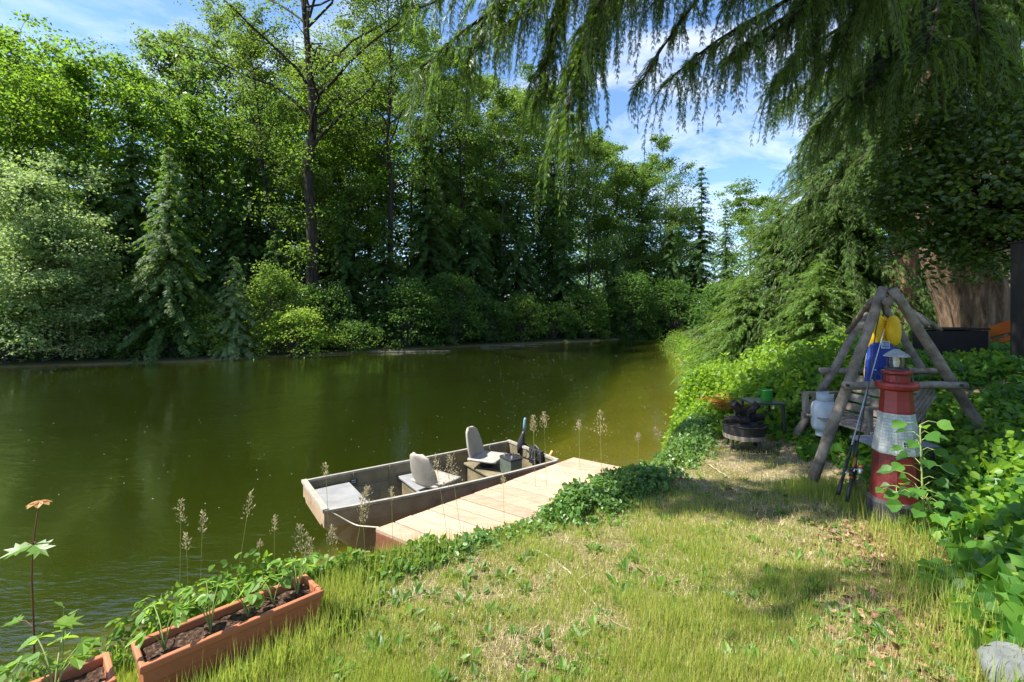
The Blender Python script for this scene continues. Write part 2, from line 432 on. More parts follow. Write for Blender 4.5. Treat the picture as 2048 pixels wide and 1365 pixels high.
BK['grey'] = surf('grey_bark', [(.03, .027, .022), (.075, .068, .055), (.15, .135, .11)], 9, (1, 1, .2), .95, .1, .7)
BK['red'] = surf('cedar_bark', [(.05, .028, .018), (.15, .088, .055), (.27, .18, .12)], 10, (1, 1, .07), .95, .1, .9)

BK['old'] = surf('old_cedar_bark', [(.040, .025, .016), (.14, .092, .062), (.29, .20, .14)], 14, (1, 1, .05), .95, .1, 1.0)
def wobble(p0, p1, n, amp, rng, bow=0.0):
    t = np.linspace(0, 1, n)[:, None]
    pts = p0 + (p1 - p0) * t
    o = rng.normal(0, amp, (n, 3)); o[0] = 0; o[-1] *= .5
    o[:, 2] *= .4
    pts = pts + o
    pts[:, 2] += bow * np.sin(t[:, 0] * PI)
    return pts
def leaves_at(cen, rad, per, size, rng, tmpl=LEAFQ, up=.38, droop=.12, flat=.55, outdir=None):
    """leaves in loose clumps around the centres"""
    n = len(cen)
    idx = np.repeat(np.arange(n), per)
    off = rng.normal(0, .5, (len(idx), 3)) * np.asarray(rad)[idx, None] * np.array([1, 1, flat])
    pos = cen[idx] + off
    nor = rng.normal(0, 1, (len(idx), 3)) * (1 - up) + np.array([0, 0, 1]) * up + nrm(off) * .35
    ax = rng.normal(0, 1, (len(idx), 3)) + off * 1.5 / np.asarray(rad)[idx, None]
    ax[:, 2] = -abs(ax[:, 2]) * .5 - droop
    sc = size * rng.uniform(.6, 1.25, len(idx))
    return scatter(tmpl[0], tmpl[1], pos, frames(ax, nrm(nor)), sc)

def tree_broad(name, label, cat, px, d, top, wid, mat, bark='dark', start=.3, r=.16, nl=26, sub=6, per=26, size=.17, seed=0, lean=0.0, loose=1.0, group=None, xy=None, flat=.55, zb=None, topz=None):
    rng = np.random.default_rng(seed)
    x, y = ((px - CX) / F * d, d) if xy is None else xy
    z0 = float(H(x, y)) - .15 if zb is None else zb
    zt = CZ + (HZ - top) / F * d if topz is None else topz
    h = zt - z0
    base = np.array([x, y, z0])
    o = thing(name, label, cat, base, group)
    tp = wobble(base, base + np.array([lean * h, 0, h * (.86 if 'maple' in mat else .95)]), 12, .005 * h, rng)
    tr = r * (1 - np.linspace(0, 1, 12) ** 1.1 * .92); tr[0] *= 1.35
    mb = MB(); mb.tube(tp, tr, 8)
    per = int(per * 2.2); sub += 3
    cen = []; cr = []
    for k in range(nl):
        t = start + (.98 - start) * ((k + rng.uniform(0, 1)) / nl) ** .9
        p0 = tp[0] + np.array([np.interp(t, np.linspace(0, 1, 12), tp[:, i] - tp[0][i]) for i in range(3)])
        az = k * 2.39996 + rng.normal(0, .35)
        u = (t - start) / (1 - start)
        prof = max(.34, math.sin(PI * min(1, .22 + .76 * u))) ** .8
        L = wid * .5 * prof * rng.uniform(.7, 1.12)
        el = rng.uniform(.25, .7) + .45 * u
        dr = np.array([math.cos(az) * math.cos(el), math.sin(az) * math.cos(el), math.sin(el)])
        p1 = p0 + dr * L / max(.55, math.cos(el))
        lp = wobble(p0, p1, 6, .03 * L, rng, .06 * L)
        rr = max(.012, r * (1 - t) * .45 + .015)
        mb.tube(lp, np.linspace(rr, rr * .25, 6), 5, cap=False)
        for q in range(sub):
            s = rng.uniform(.35, 1.0) if q else 1.0
            c0 = np.array([np.interp(s, np.linspace(0, 1, 6), lp[:, i]) for i in range(3)])
            dd = nrm(dr * .6 + rng.normal(0, .75, 3) * np.array([1, 1, .55]))
            c1 = c0 + dd * L * rng.uniform(.12, .42)
            if q % 2 == 0:
                mb.tube(np.stack([c0, (c0 + c1) / 2 + rng.normal(0, .04, 3), c1]), [rr * .35, rr * .25, .006], 4, cap=False)
            cen.append(c1); cr.append((.18 * L + .28) * loose * rng.uniform(.7, 1.25))
    mb.build('trunk', BK[bark], o, smooth=True)
    V, fs = leaves_at(np.array(cen), np.array(cr), per, size, rng, flat=flat)
    mk('crown', V, fs, LM[mat], o)
    return o

def tree_conifer(name, label, cat, px, d, top, wid, mat, bark='dark', start=.08, r=.16, layers=26, size=.42, seed=0, droop=.35, tmpl=FR_FAR, dens=1.0, group=None, xy=None, zb=None, topz=None, rag=.25, power=.85, lean=0.0, hang=.5):
    rng = np.random.default_rng(seed)
    x, y = ((px - CX) / F * d, d) if xy is None else xy
    z0 = float(H(x, y)) - .15 if zb is None else zb
    zt = CZ + (HZ - top) / F * d if topz is None else topz
    h = zt - z0
    base = np.array([x, y, z0])
    o = thing(name, label, cat, base, group)
    tp = wobble(base, base + np.array([lean * h, 0, h]), 10, .004 * h, rng)
    mb = MB(); mb.tube(tp, r * (1 - np.linspace(0, 1, 10) * .94), 8)
    A = []; B_ = []; P_ = []; Sc = []
    for k in range(layers):
        u = (k + .5) / layers
        t = start + (1 - start) * u
        p0 = np.array([np.interp(t, np.linspace(0, 1, 10), tp[:, i]) for i in range(3)])
        L0 = wid * .5 * (1 - u) ** power + .12
        nb = int(7 + 7 * (1 - u))
        for q in range(nb):
            L = L0 * rng.uniform(1 - rag * 1.6, 1 + rag * .5)
            az = rng.uniform(0, 2 * PI)
            out = np.array([math.cos(az), math.sin(az), 0])
            m = max(3, int(L / (size * .42) * dens))
            s = np.linspace(.12, 1, m)
            rise = rng.uniform(.0, .25) * (1.4 - (1 - u))
            pts = p0 + out * (s * L)[:, None]
            pts[:, 2] += L * (rise * s - droop * s * s) + rng.normal(0, .05)
            if L > .5:
                mb.tube(np.vstack([p0, pts[::3], pts[-1:]]), np.linspace(max(.007, L * .011), .003, len(pts[::3]) + 2), 4, cap=False)
            side = np.cross(out, (0, 0, 1))
            tang = nrm(np.gradient(pts, axis=0))
            for sg in (-1, 0, 1):
                ax = tang * .75 + side * sg * .85 + np.array([0, 0, -hang]) * rng.uniform(.3, 1.2, (m, 1)) + rng.normal(0, .14, (m, 3))
                P_.append(pts + rng.normal(0, .04, (m, 3)) * L0 * .5); A.append(ax)
                B_.append(np.array([0, 0, 1.]) + out * .25 + rng.normal(0, .28, (m, 3)))
                Sc.append(size * rng.uniform(.65, 1.2, m) * (1 - .35 * s * (sg != 0)) * (.55 + .45 * (1 - u)))
    mb.build('trunk', BK[bark], o, smooth=True)
    V, fs = scatter(tmpl[0], tmpl[1], np.concatenate(P_), frames(np.concatenate(A), np.concatenate(B_)), np.concatenate(Sc))
    mk('crown', V, fs, LM[mat], o)
    return o

def shrub(name, label, cat, px, d, top, wid, mat, per=30, size=.14, seed=0, ncl=None, xy=None, tmpl=LEAFQ, group=None, zb=None, topz=None, depth=.8, up=.35, skew=0.0):
    """many stems from one foot, clumps of leaves over an uneven dome"""
    rng = np.random.default_rng(seed)
    x, y = ((px - CX) / F * d, d) if xy is None else xy
    z0 = float(H(x, y)) - .1 if zb is None else zb
    zt = CZ + (HZ - top) / F * d if topz is None else topz
    h = max(.3, zt - z0)
    o = thing(name, label, cat, (x, y, z0), group)
    n = ncl or int(40 + 9 * wid * h)
    az = rng.uniform(0, 2 * PI, n); u = rng.uniform(0, 1, n) ** .75
    bump = .52 + .78 * noise2(az * 1.9 + 5, u * 5 + az, 1.0, seed)
    rr = np.sqrt(np.clip(1 - (u * .96) ** 2.2, 0, 1)) * bump * rng.uniform(.45, 1, n) ** .5
    cen = np.stack([x + np.cos(az) * rr * wid * .5 + skew * u * h, y + np.sin(az) * rr * wid * .5 * depth, z0 + .1 + u * h * (.72 + .33 * bump)], -1)
    mb = MB()
    for k in range(0, n, max(1, n // 45)):
        b = np.array([x + rng.normal(0, .12), y + rng.normal(0, .12), z0])
        m_ = (b + cen[k]) / 2 + np.array([0, 0, .12 * h])
        mb.tube(np.stack([b, m_, cen[k]]), [.022, .014, .005], 4, cap=False)
    mb.build('stem', BK['grey'], o)
    V, fs = leaves_at(cen, (.10 * wid + .14) * rng.uniform(.45, 1.3, n), per, size, rng, tmpl, up=up, flat=.6)
    mk('foliage', V, fs, LM[mat], o)
    return o

# ------------------------------------------------------------------ far bank: trees
Bt = tree_broad; Ct = tree_conifer
GT = 'trees on the far bank'
Bt('maple_tree', 'spreading bright maple cut off by the left edge, above the pale willow', 'tree', 35, 28.5, 92, 9.5, 'maple', 'dark', .28, .2, 30, 8, 30, .20, 1, flat=.35, group=GT)
Bt('maple_tree', 'open maple with dark bare lower trunk and layered leaves, right of the leftmost maple', 'tree', 180, 27.2, 84, 8.0, 'maple', 'dark', .40, .2, 26, 8, 26, .20, 2, flat=.35, group=GT)
Bt('maple_tree', 'sunlit yellow-green maple glowing behind the drooping pale hemlock', 'tree', 405, 31.5, 190, 7.4, 'maple', 'dark', .25, .15, 24, 7, 26, .20, 3, flat=.35, group=GT)
Bt('maple_tree', 'broad bright maple standing behind and right of the big dark cottonwood trunk', 'tree', 705, 34, 180, 8.5, 'maple', 'dark', .22, .16, 30, 8, 30, .20, 4, flat=.4, group=GT)
Bt('maple_tree', 'shaded maple filling the gap behind the two left maples', 'tree', 110, 33, 150, 9, 'maple', 'dark', .2, .16, 26, 8, 30, .24, 5, group=GT)
Bt('cottonwood_tree', 'tall thick dark-trunked cottonwood with wide arching limbs, taller than the photo', 'tree', 620, 28.3, -330, 14, 'cotton', 'dark', .38, .40, 34, 10, 26, .15, 6, lean=-.004, loose=.75, group=GT)
Bt('cottonwood_tree', 'slim straight cottonwood with a long dark trunk, right of the thick one', 'tree', 782, 31.5, -90, 7.4, 'cotton', 'dark', .42, .23, 30, 8, 28, .15, 7, loose=.8, group=GT)
Bt('cottonwood_tree', 'leaning dark-trunked cottonwood just left of the thick one', 'tree', 562, 30, 20, 5.6, 'cotton', 'dark', .45, .2, 22, 6, 24, .15, 8, lean=-.09, loose=.8, group=GT)
Bt('cottonwood_tree', 'full cottonwood whose rounded top stands against the cloud at upper left', 'tree', 335, 35, 62, 6.8, 'cotton', 'dark', .42, .2, 28, 8, 32, .17, 9, lean=.01, group=GT)
Bt('cottonwood_tree', 'tall cottonwood with a thin dark stem between the rounded top and the leaning trunk', 'tree', 455, 37, 10, 6.5, 'cotton', 'dark', .40, .2, 28, 8, 28, .16, 10, loose=.85, group=GT)
Bt('cottonwood_tree', 'airy cottonwood far behind the bright broad maple, sky showing through its top', 'tree', 705, 42, 10, 7, 'cotton', 'dark', .45, .18, 24, 7, 22, .17, 11, loose=.9, group=GT)
Bt('alder_tree', 'thin straight dark-stemmed alder behind the hanging sprays, nearest the slim cottonwood', 'tree', 922, 37.5, 110, 6.2, 'alder', 'dark', .32, .15, 26, 8, 28, .17, 12, loose=.85, group=GT)
Bt('alder_tree', 'yellowish alder second of the row behind the hanging cedar sprays', 'tree', 1003, 41, 165, 6.0, 'alder', 'grey', .30, .14, 26, 8, 28, .18, 13, group=GT)
Bt('alder_tree', 'forked alder with twin dark stems behind the longest hanging cedar spray', 'tree', 1078, 43.5, 150, 6.4, 'alder', 'dark', .30, .16, 26, 8, 28, .18, 14, group=GT)
Bt('alder_tree', 'pale green alder at the right end of the row behind the hanging sprays', 'tree', 1175, 46, 270, 7.0, 'alder', 'grey', .22, .15, 28, 8, 30, .19, 15, group=GT)
Bt('alder_tree', 'rounded alder standing left of the tall sparse birch', 'tree', 1258, 48, 330, 6.6, 'alder', 'grey', .18, .15, 26, 8, 32, .19, 16, group=GT)
Bt('birch_tree', 'sparse twiggy birch against the sky left of the pointed spruce', 'tree', 1328, 50, 268, 7.0, 'alder', 'grey', .25, .14, 26, 9, 22, .17, 17, loose=.85, group=GT)
Bt('alder_tree', 'distant low alder in the sky gap right of the pointed spruce', 'tree', 1500, 76, 400, 12, 'alder', 'grey', .2, .2, 26, 8, 30, .30, 18, group=GT)
Bt('alder_tree', 'alder half hidden between the slim cottonwood and the thin alder', 'tree', 862, 43, 60, 6.2, 'alder', 'dark', .4, .16, 24, 7, 26, .18, 19, loose=.9, group=GT)
Bt('maple_tree', 'green maple behind the leaning cottonwood trunk', 'tree', 545, 36, 215, 7.5, 'green', 'dark', .15, .15, 26, 8, 30, .22, 20, group=GT)
Bt('alder_tree', 'bushy alder low behind the thick cottonwood trunk, with silvery leaves', 'tree', 640, 31, 330, 6.5, 'alder', 'dark', .12, .12, 24, 8, 28, .17, 21, group=GT)
Ct('spruce_tree', 'pointed dark spruce standing alone against the sky at the end of the far bank', 'tree', 1403, 47.5, 332, 5.2, 'dark', 'dark', .05, .2, 34, .62, 31, .30, group=GT)
Ct('cedar_tree', 'dark narrow cedar between the open maple and the pale hemlock', 'tree', 265, 27.6, 172, 5.2, 'hem', 'dark', .10, .2, 34, .50, 32, .45, group=GT)
Ct('hemlock_tree', 'pale drooping hemlock with feathery silvery branch tips on the left far bank', 'tree', 338, 23.6, 292, 5.0, 'hem', 'dark', .08, .14, 30, .46, 33, .50, group=GT)
Ct('hemlock_tree', 'small silvery hemlock standing by the water at the left', 'tree', 468, 24.4, 512, 3.0, 'pale', 'grey', .05, .06, 22, .34, 34, .45, group=GT)
Ct('cedar_tree', 'broad dark cedar at the middle of the far bank, tallest of the dark conifers', 'tree', 852, 34, 262, 6.2, 'dark', 'dark', .06, .2, 32, .56, 35, .50, group=GT)
Ct('cedar_tree', 'shaded cedar right of the tallest dark conifer', 'tree', 945, 36, 345, 6.0, 'dark', 'dark', .06, .2, 28, .56, 36, .50, group=GT)
Ct('cedar_tree', 'dark understorey cedar right beside the thick cottonwood trunk', 'tree', 690, 30.2, 395, 4.8, 'dark', 'dark', .06, .16, 26, .50, 37, .50, group=GT)
Ct('cedar_tree', 'dark understorey cedar in front of the slim cottonwood', 'tree', 768, 30.8, 430, 5.0, 'dark', 'dark', .06, .16, 24, .50, 38, .45, group=GT)
Ct('cedar_tree', 'dark cedar under the yellowish alder', 'tree', 1035, 38.5, 395, 5.4, 'dark', 'dark', .06, .18, 26, .58, 39, .50, group=GT)
Ct('cedar_tree', 'dark cedar below the longest hanging spray, at the water', 'tree', 1128, 39.5, 450, 5.6, 'dark', 'dark', .06, .18, 24, .58, 40, .45, group=GT)
Ct('cedar_tree', 'dark cedar at the narrow end of the pond under the rounded alder', 'tree', 1232, 42, 470, 6.0, 'dark', 'dark', .06, .18, 24, .60, 41, .45, group=GT)
Ct('cedar_tree', 'dark cedar beneath the pointed spruce at the far end of the pond', 'tree', 1340, 45, 455, 6.6, 'dark', 'dark', .06, .18, 26, .62, 42, .45, group=GT)
Ct('fir_tree', 'dark fir spire behind the leftmost maple', 'tree', 30, 33, 55, 5.5, 'dark', 'dark', .2, .2, 34, .6, 43, .4, group=GT)
Ct('cedar_tree', 'dark cedar in the shade behind the small silvery hemlock', 'tree', 455, 29, 400, 5.2, 'dark', 'dark', .06, .16, 24, .54, 44, .45, group=GT)
Ct('cedar_tree', 'dark cedar filling the shade behind the open maple trunk', 'tree', 195, 28, 330, 5.5, 'dark', 'dark', .06, .16, 24, .55, 45, .45, group=GT)
Ct('cedar_tree', 'dark cedar at the foot of the leaning cottonwood', 'tree', 555, 28.4, 455, 4.4, 'deep', 'dark', .06, .14, 22, .50, 46, .45, group=GT)

for k_, (px, d, top, w_, lab) in enumerate([
    (668, 36, 150, 5.2, 'narrow dark conifer rising just right of the thick cottonwood trunk'),
    (880, 37, 170, 5.4, 'tall narrow dark conifer between the slim cottonwood and the thin alder'),
    (985, 42, 215, 5.6, 'tall narrow dark conifer left of the yellowish alder'),
    (1105, 45, 255, 5.8, 'tall narrow dark conifer behind the longest hanging spray'),
    (1285, 49, 325, 5.6, 'narrow dark conifer right of the rounded alder'),
    (1452, 58, 418, 6.0, 'dark conifer in the sky gap right of the pointed spruce'),
    (385, 31, 190, 5.0, 'narrow dark conifer behind the drooping pale hemlock'),
    (500, 30, 265, 4.6, 'narrow dark conifer left of the leaning cottonwood trunk')]):
    Ct('cedar_tree', lab, 'tree', px, d, top, w_, 'dark', 'dark', .06, .18, 34, .50, 140 + k_, .45, group=GT)
# second row, filling the wall of trees
for k_, (px, d, top, w_, mat, lab) in enumerate([
    (655, 38, 95, 6.5, 'cotton', 'cottonwood behind the fork of the thick cottonwood'),
    (742, 39, 60, 6.0, 'cotton', 'cottonwood between the broad bright maple and the slim cottonwood'),
    (822, 39, 30, 6.5, 'alder', 'tall alder just right of the slim cottonwood, in the second row'),
    (892, 44, 95, 6.5, 'cotton', 'cottonwood of the second row between two thin alders, left of the longest sprays'),
    (962, 45, 120, 6.6, 'alder', 'alder of the second row behind the yellowish alder'),
    (1040, 48, 175, 6.8, 'cotton', 'cottonwood of the second row left of the forked alder'),
    (1125, 49, 215, 7.0, 'alder', 'alder of the second row between the forked and the pale green alder'),
    (1215, 51, 270, 7.0, 'alder', 'alder of the second row left of the rounded alder'),
    (1290, 53, 320, 5.6, 'green', 'dense green tree between the rounded alder and the sparse birch'),
    (1362, 54, 420, 5.0, 'green', 'dense green tree between the sparse birch and the pointed spruce'),
    (510, 40, 70, 6.5, 'cotton', 'cottonwood of the second row left of the leaning trunk'),
    (590, 40, 110, 6.0, 'alder', 'alder of the second row between the leaning and the thick trunk')]):
    Bt('alder_tree' if mat != 'cotton' else 'cottonwood_tree', lab, 'tree', px, d, top, w_, mat, 'dark', .12, .15, 28, 8, 30, .20, 120 + k_, group=GT)
# ------------------------------------------------------------------ far bank: shrubs
GS = 'shrubs along the far waterline'
Sh = shrub
Bt('willow_tree', 'large pale grey-green willow leaning over the water at the left edge of the photo', 'tree', 40, 21.6, 372, 6.0, 'pale', 'grey', .05, .10, 34, 8, 30, .15, 61, flat=.38)
Bt('willow_tree', 'pale willow lobe reaching low over the water right of the largest willow', 'tree', 128, 22.0, 470, 4.4, 'pale', 'grey', .04, .07, 26, 8, 28, .14, 62, flat=.38)
Bt('willow_tree', 'lowest pale willow, spreading at the waterline between the two larger willows', 'tree', 88, 21.0, 590, 4.6, 'pale', 'grey', .03, .05, 20, 7, 26, .13, 60, flat=.4)
Sh('willow_shrub', 'low green willow shrub at the waterline in the left corner under the largest pale willow', 'shrub', 8, 20.8, 630, 3.4, 'green', 30, .14, 63, group=GS)
Sh('green_shrub', 'round green shrub at the water below the dark narrow cedar', 'shrub', 262, 22.9, 598, 3.0, 'green', 34, .14, 64, group=GS)
Sh('green_shrub', 'green shrub at the water below the drooping pale hemlock', 'shrub', 355, 23.4, 608, 3.0, 'deep', 34, .14, 65, group=GS)
Sh('green_shrub', 'small bright shrub at the foot of the small silvery hemlock', 'shrub', 425, 23.9, 640, 2.6, 'bright', 34, .12, 66, group=GS)
Sh('green_shrub', 'tall light green shrub right of the small silvery hemlock', 'shrub', 548, 25.8, 548, 3.8, 'alder', 34, .14, 67, group=GS)
Sh('bright_bush', 'bright sunlit yellow-green bush at the waterline, brightest on the far bank', 'bush', 590, 25.1, 632, 4.2, 'bright', 44, .13, 68, group=GS)
Sh('green_shrub', 'green bush at the water right of the brightest bush', 'bush', 695, 27.6, 648, 3.4, 'green', 36, .13, 69, group=GS)
Sh('dark_shrub', 'dark green shrub at the water below the slim cottonwood', 'shrub', 812, 29.8, 575, 4.4, 'deep', 36, .15, 70, group=GS)
Sh('dark_shrub', 'blue-green shaded shrub left of the lit patch of shore', 'shrub', 905, 31.8, 560, 4.6, 'deep', 36, .15, 71, group=GS)
Sh('green_shrub', 'half lit shrub over the pale strip of shore', 'shrub', 1042, 35.3, 598, 3.8, 'alder', 34, .15, 72, group=GS)
Sh('green_shrub', 'half lit shrub with a bright green foot right of the pale strip of shore', 'shrub', 1172, 38.4, 585, 4.0, 'green', 34, .16, 73, group=GS)
Sh('dark_shrub', 'dark shrub at the narrow end of the pond', 'shrub', 1262, 40.5, 560, 4.6, 'deep', 36, .17, 74, group=GS)
Sh('dark_shrub', 'dark shrub at the far right end of the far bank', 'shrub', 1345, 42.5, 570, 4.8, 'deep', 36, .17, 75, group=GS)
Sh('dark_shrub', 'shaded shrub between the brightest bush and the dark understorey cedar', 'shrub', 640, 28.0, 585, 3.6, 'deep', 34, .15, 76, group=GS)
Sh('dark_shrub', 'dark leafy shrub under the open maple trunk', 'shrub', 205, 23.6, 575, 3.4, 'deep', 34, .15, 77, group=GS)
Sh('dark_shrub', 'dark shrub low at the water between the shaded cedars', 'shrub', 985, 33.8, 610, 3.4, 'deep', 34, .15, 78, group=GS)
Sh('dark_shrub', 'shaded low shrub under the longest hanging spray', 'shrub', 1105, 37.0, 612, 3.6, 'deep', 34, .15, 79, group=GS)

# woods behind, one mass
rng = np.random.default_rng(99)
cen = []
for (xa, ya), (xb, yb) in zip(FAR[1:10], FAR[2:11]):
    L = math.hypot(xb - xa, yb - ya)
    n = int(L * 62)
    t = rng.uniform(0, 1, n)
    dx, dy = -(yb - ya) / L, (xb - xa) / L
    dist = rng.uniform(6, 26, n)
    x = xa + (xb - xa) * t + dx * dist; y = ya + (yb - ya) * t + dy * dist
    hmax = (13.5 + 7 * noise2(x, y, .25, 4)) * np.where(x > 17, .55, 1.0)
    z = .5 + rng.uniform(0, 1, n) ** 1.15 * hmax
    cen.append(np.stack([x, y, z], -1)[(x > -1.75 * y)])
n = 1500
x = rng.uniform(11, 34, n); y = rng.uniform(6, 46, n); k_ = (x / y > .64) & (x > 12.5 + 0 * y)
cen.append(np.stack([x, y, 1.6 + rng.uniform(0, 1, n) ** 1.1 * 12], -1)[k_])
cen = np.concatenate(cen)
V, fs = leaves_at(cen, rng.uniform(.9, 1.7, len(cen)), 26, .34, rng)
tag(mk('far_woods', V, fs, LM['woods']), 'dense mass of woodland behind the trees of both banks', 'woods', kind='stuff')
# ------------------------------------------------------------------ right bank: cedars with hanging sprays
def interp(pts, s):
    t = np.linspace(0, 1, len(pts))
    s = np.atleast_1d(s)
    return np.stack([np.interp(s, t, pts[:, i]) for i in range(3)], -1)
def resample(pts, n):
    pts = np.asarray(pts, float)
    d = np.concatenate([[0], np.cumsum(np.linalg.norm(np.diff(pts, axis=0), axis=1))])
    u = np.linspace(0, d[-1], n)
    q = np.stack([np.interp(u, d, pts[:, i]) for i in range(3)], -1)
    for _ in range(2): q[1:-1] = (q[:-2] + 2 * q[1:-1] + q[2:]) / 4
    return q
class Hang:
    """limbs of a cedar with curtains of drooping branchlets"""
    def __init__(s, seed): s.rng = np.random.default_rng(seed); s.wood = MB(); s.pos = []; s.ax = []; s.no = []; s.sc = []
    def branchlet(s, p0, d0, L, size):
        rng = s.rng
        n = max(5, int(L / (size * .36)))
        t = np.linspace(0, 1, n)[:, None]
        side = d0 * np.array([1, 1, 0])
        pts = p0 + side * (L * .35 * (1 - (1 - t) ** 2)) + np.array([0, 0, -1.]) * (L * (t ** 1.4) * .92) + np.cumsum(rng.normal(0, .008, (n, 3)), 0)
        s.wood.tube(pts[::2] if n > 6 else pts, np.linspace(.006, .002, len(pts[::2] if n > 6 else pts)), 4, cap=False)
        tg = nrm(np.gradient(pts, axis=0))
        fa = nrm(rng.normal(0, 1, 3) * np.array([1, 1, .15]))
        sd = np.cross(tg, fa)
        for sg in (-1, 1):
            m = rng.uniform(0, 1, n) < .92
            ax = tg * .9 + sd * sg * .55 + np.array([0, 0, -.25]) + rng.normal(0, .16, (n, 3))
            s.pos.append(pts[m]); s.ax.append(ax[m]); s.no.append((fa + rng.normal(0, .35, (n, 3)))[m])
            s.sc.append((size * rng.uniform(.65, 1.2, n) * (1 - .45 * t[:, 0]))[m])
    def limb(s, pts, r0, r1, gap=.11, L=(.5, 1.2), size=.20, s0=.0, end=True, tw=.25):
        rng = s.rng
        pts = resample(pts, 14)
        s.wood.tube(pts, np.linspace(r0, r1, 14), 6)
        ln = np.linalg.norm(np.diff(pts, axis=0), axis=1).sum()
        n = int(ln * (1 - s0) / gap)
        u = np.sort(rng.uniform(s0, 1, n))
        q = interp(pts, u)
        T = nrm(np.gradient(pts, axis=0)); tq = interp(T, u)
        for k in range(n):
            sd = np.cross(tq[k], (0, 0, 1)) * rng.choice([-1, 1])
            d0 = nrm(tq[k] * rng.uniform(.3, 1) + sd * rng.uniform(.1, 1.0))
            # a short side twig first, then the drooping branchlet
            tl = rng.uniform(0, tw) * (1 - .5 * u[k])
            e = q[k] + d0 * tl + np.array([0, 0, -.15 * tl])
            if tl > .1: s.wood.tube(np.stack([q[k], (q[k] + e) / 2 + (0, 0, .02), e]), [.008, .006, .004], 4, cap=False)
            s.branchlet(e, d0, rng.uniform(*L), size)
        if end: s.branchlet(pts[-1], nrm(T[-1]), L[1] * .8, size)
    def build(s, o, mat, tmpl=FR_NEAR):
        s.wood.build('limb', BK['dark'], o, smooth=True)
        V, fs = scatter(tmpl[0], tmpl[1], np.concatenate(s.pos), frames(np.concatenate(s.ax), np.concatenate(s.no)), np.concatenate(s.sc))
        return mk('crown', V, fs, LM[mat], o)
def flare_trunk(o, pts, radii, mat, seed, flut=.12):
    """big fluted trunk"""
    rng = np.random.default_rng(seed)
    pts = np.asarray(pts); arc = np.concatenate([[0], np.cumsum(np.linalg.norm(np.diff(pts, axis=0), axis=1))]); arc = arc / arc[-1]
    pts = resample(pts, 40); m = len(pts); n = 48
    rad = np.interp(np.linspace(0, 1, m), arc if len(arc) == len(radii) else np.linspace(0, 1, len(radii)), radii)
    a = np.arange(n) / n * 2 * PI
    ph = rng.uniform(0, 6, 5)
    f = 1 + flut * np.array([[(.75 * math.sin(4 * t + ph[0]) + .45 * math.sin(9 * t + ph[1]) + .22 * math.sin(14 * t + ph[2])) * (1.0 - .6 * k / m) + .16 * abs(math.sin(12 * t + ph[3] + .5 * math.sin(k * .4))) for t in a] for k in range(m)])
    V = pts[:, None] + (rad[:, None] * f)[..., None] * np.stack([np.cos(a), np.sin(a), 0 * a], -1)[None]
    V = np.concatenate([V, V[:, :1]], 1)
    mb = MB(); mb.grid(V)
    return mb.build('trunk', mat, o, smooth=True)

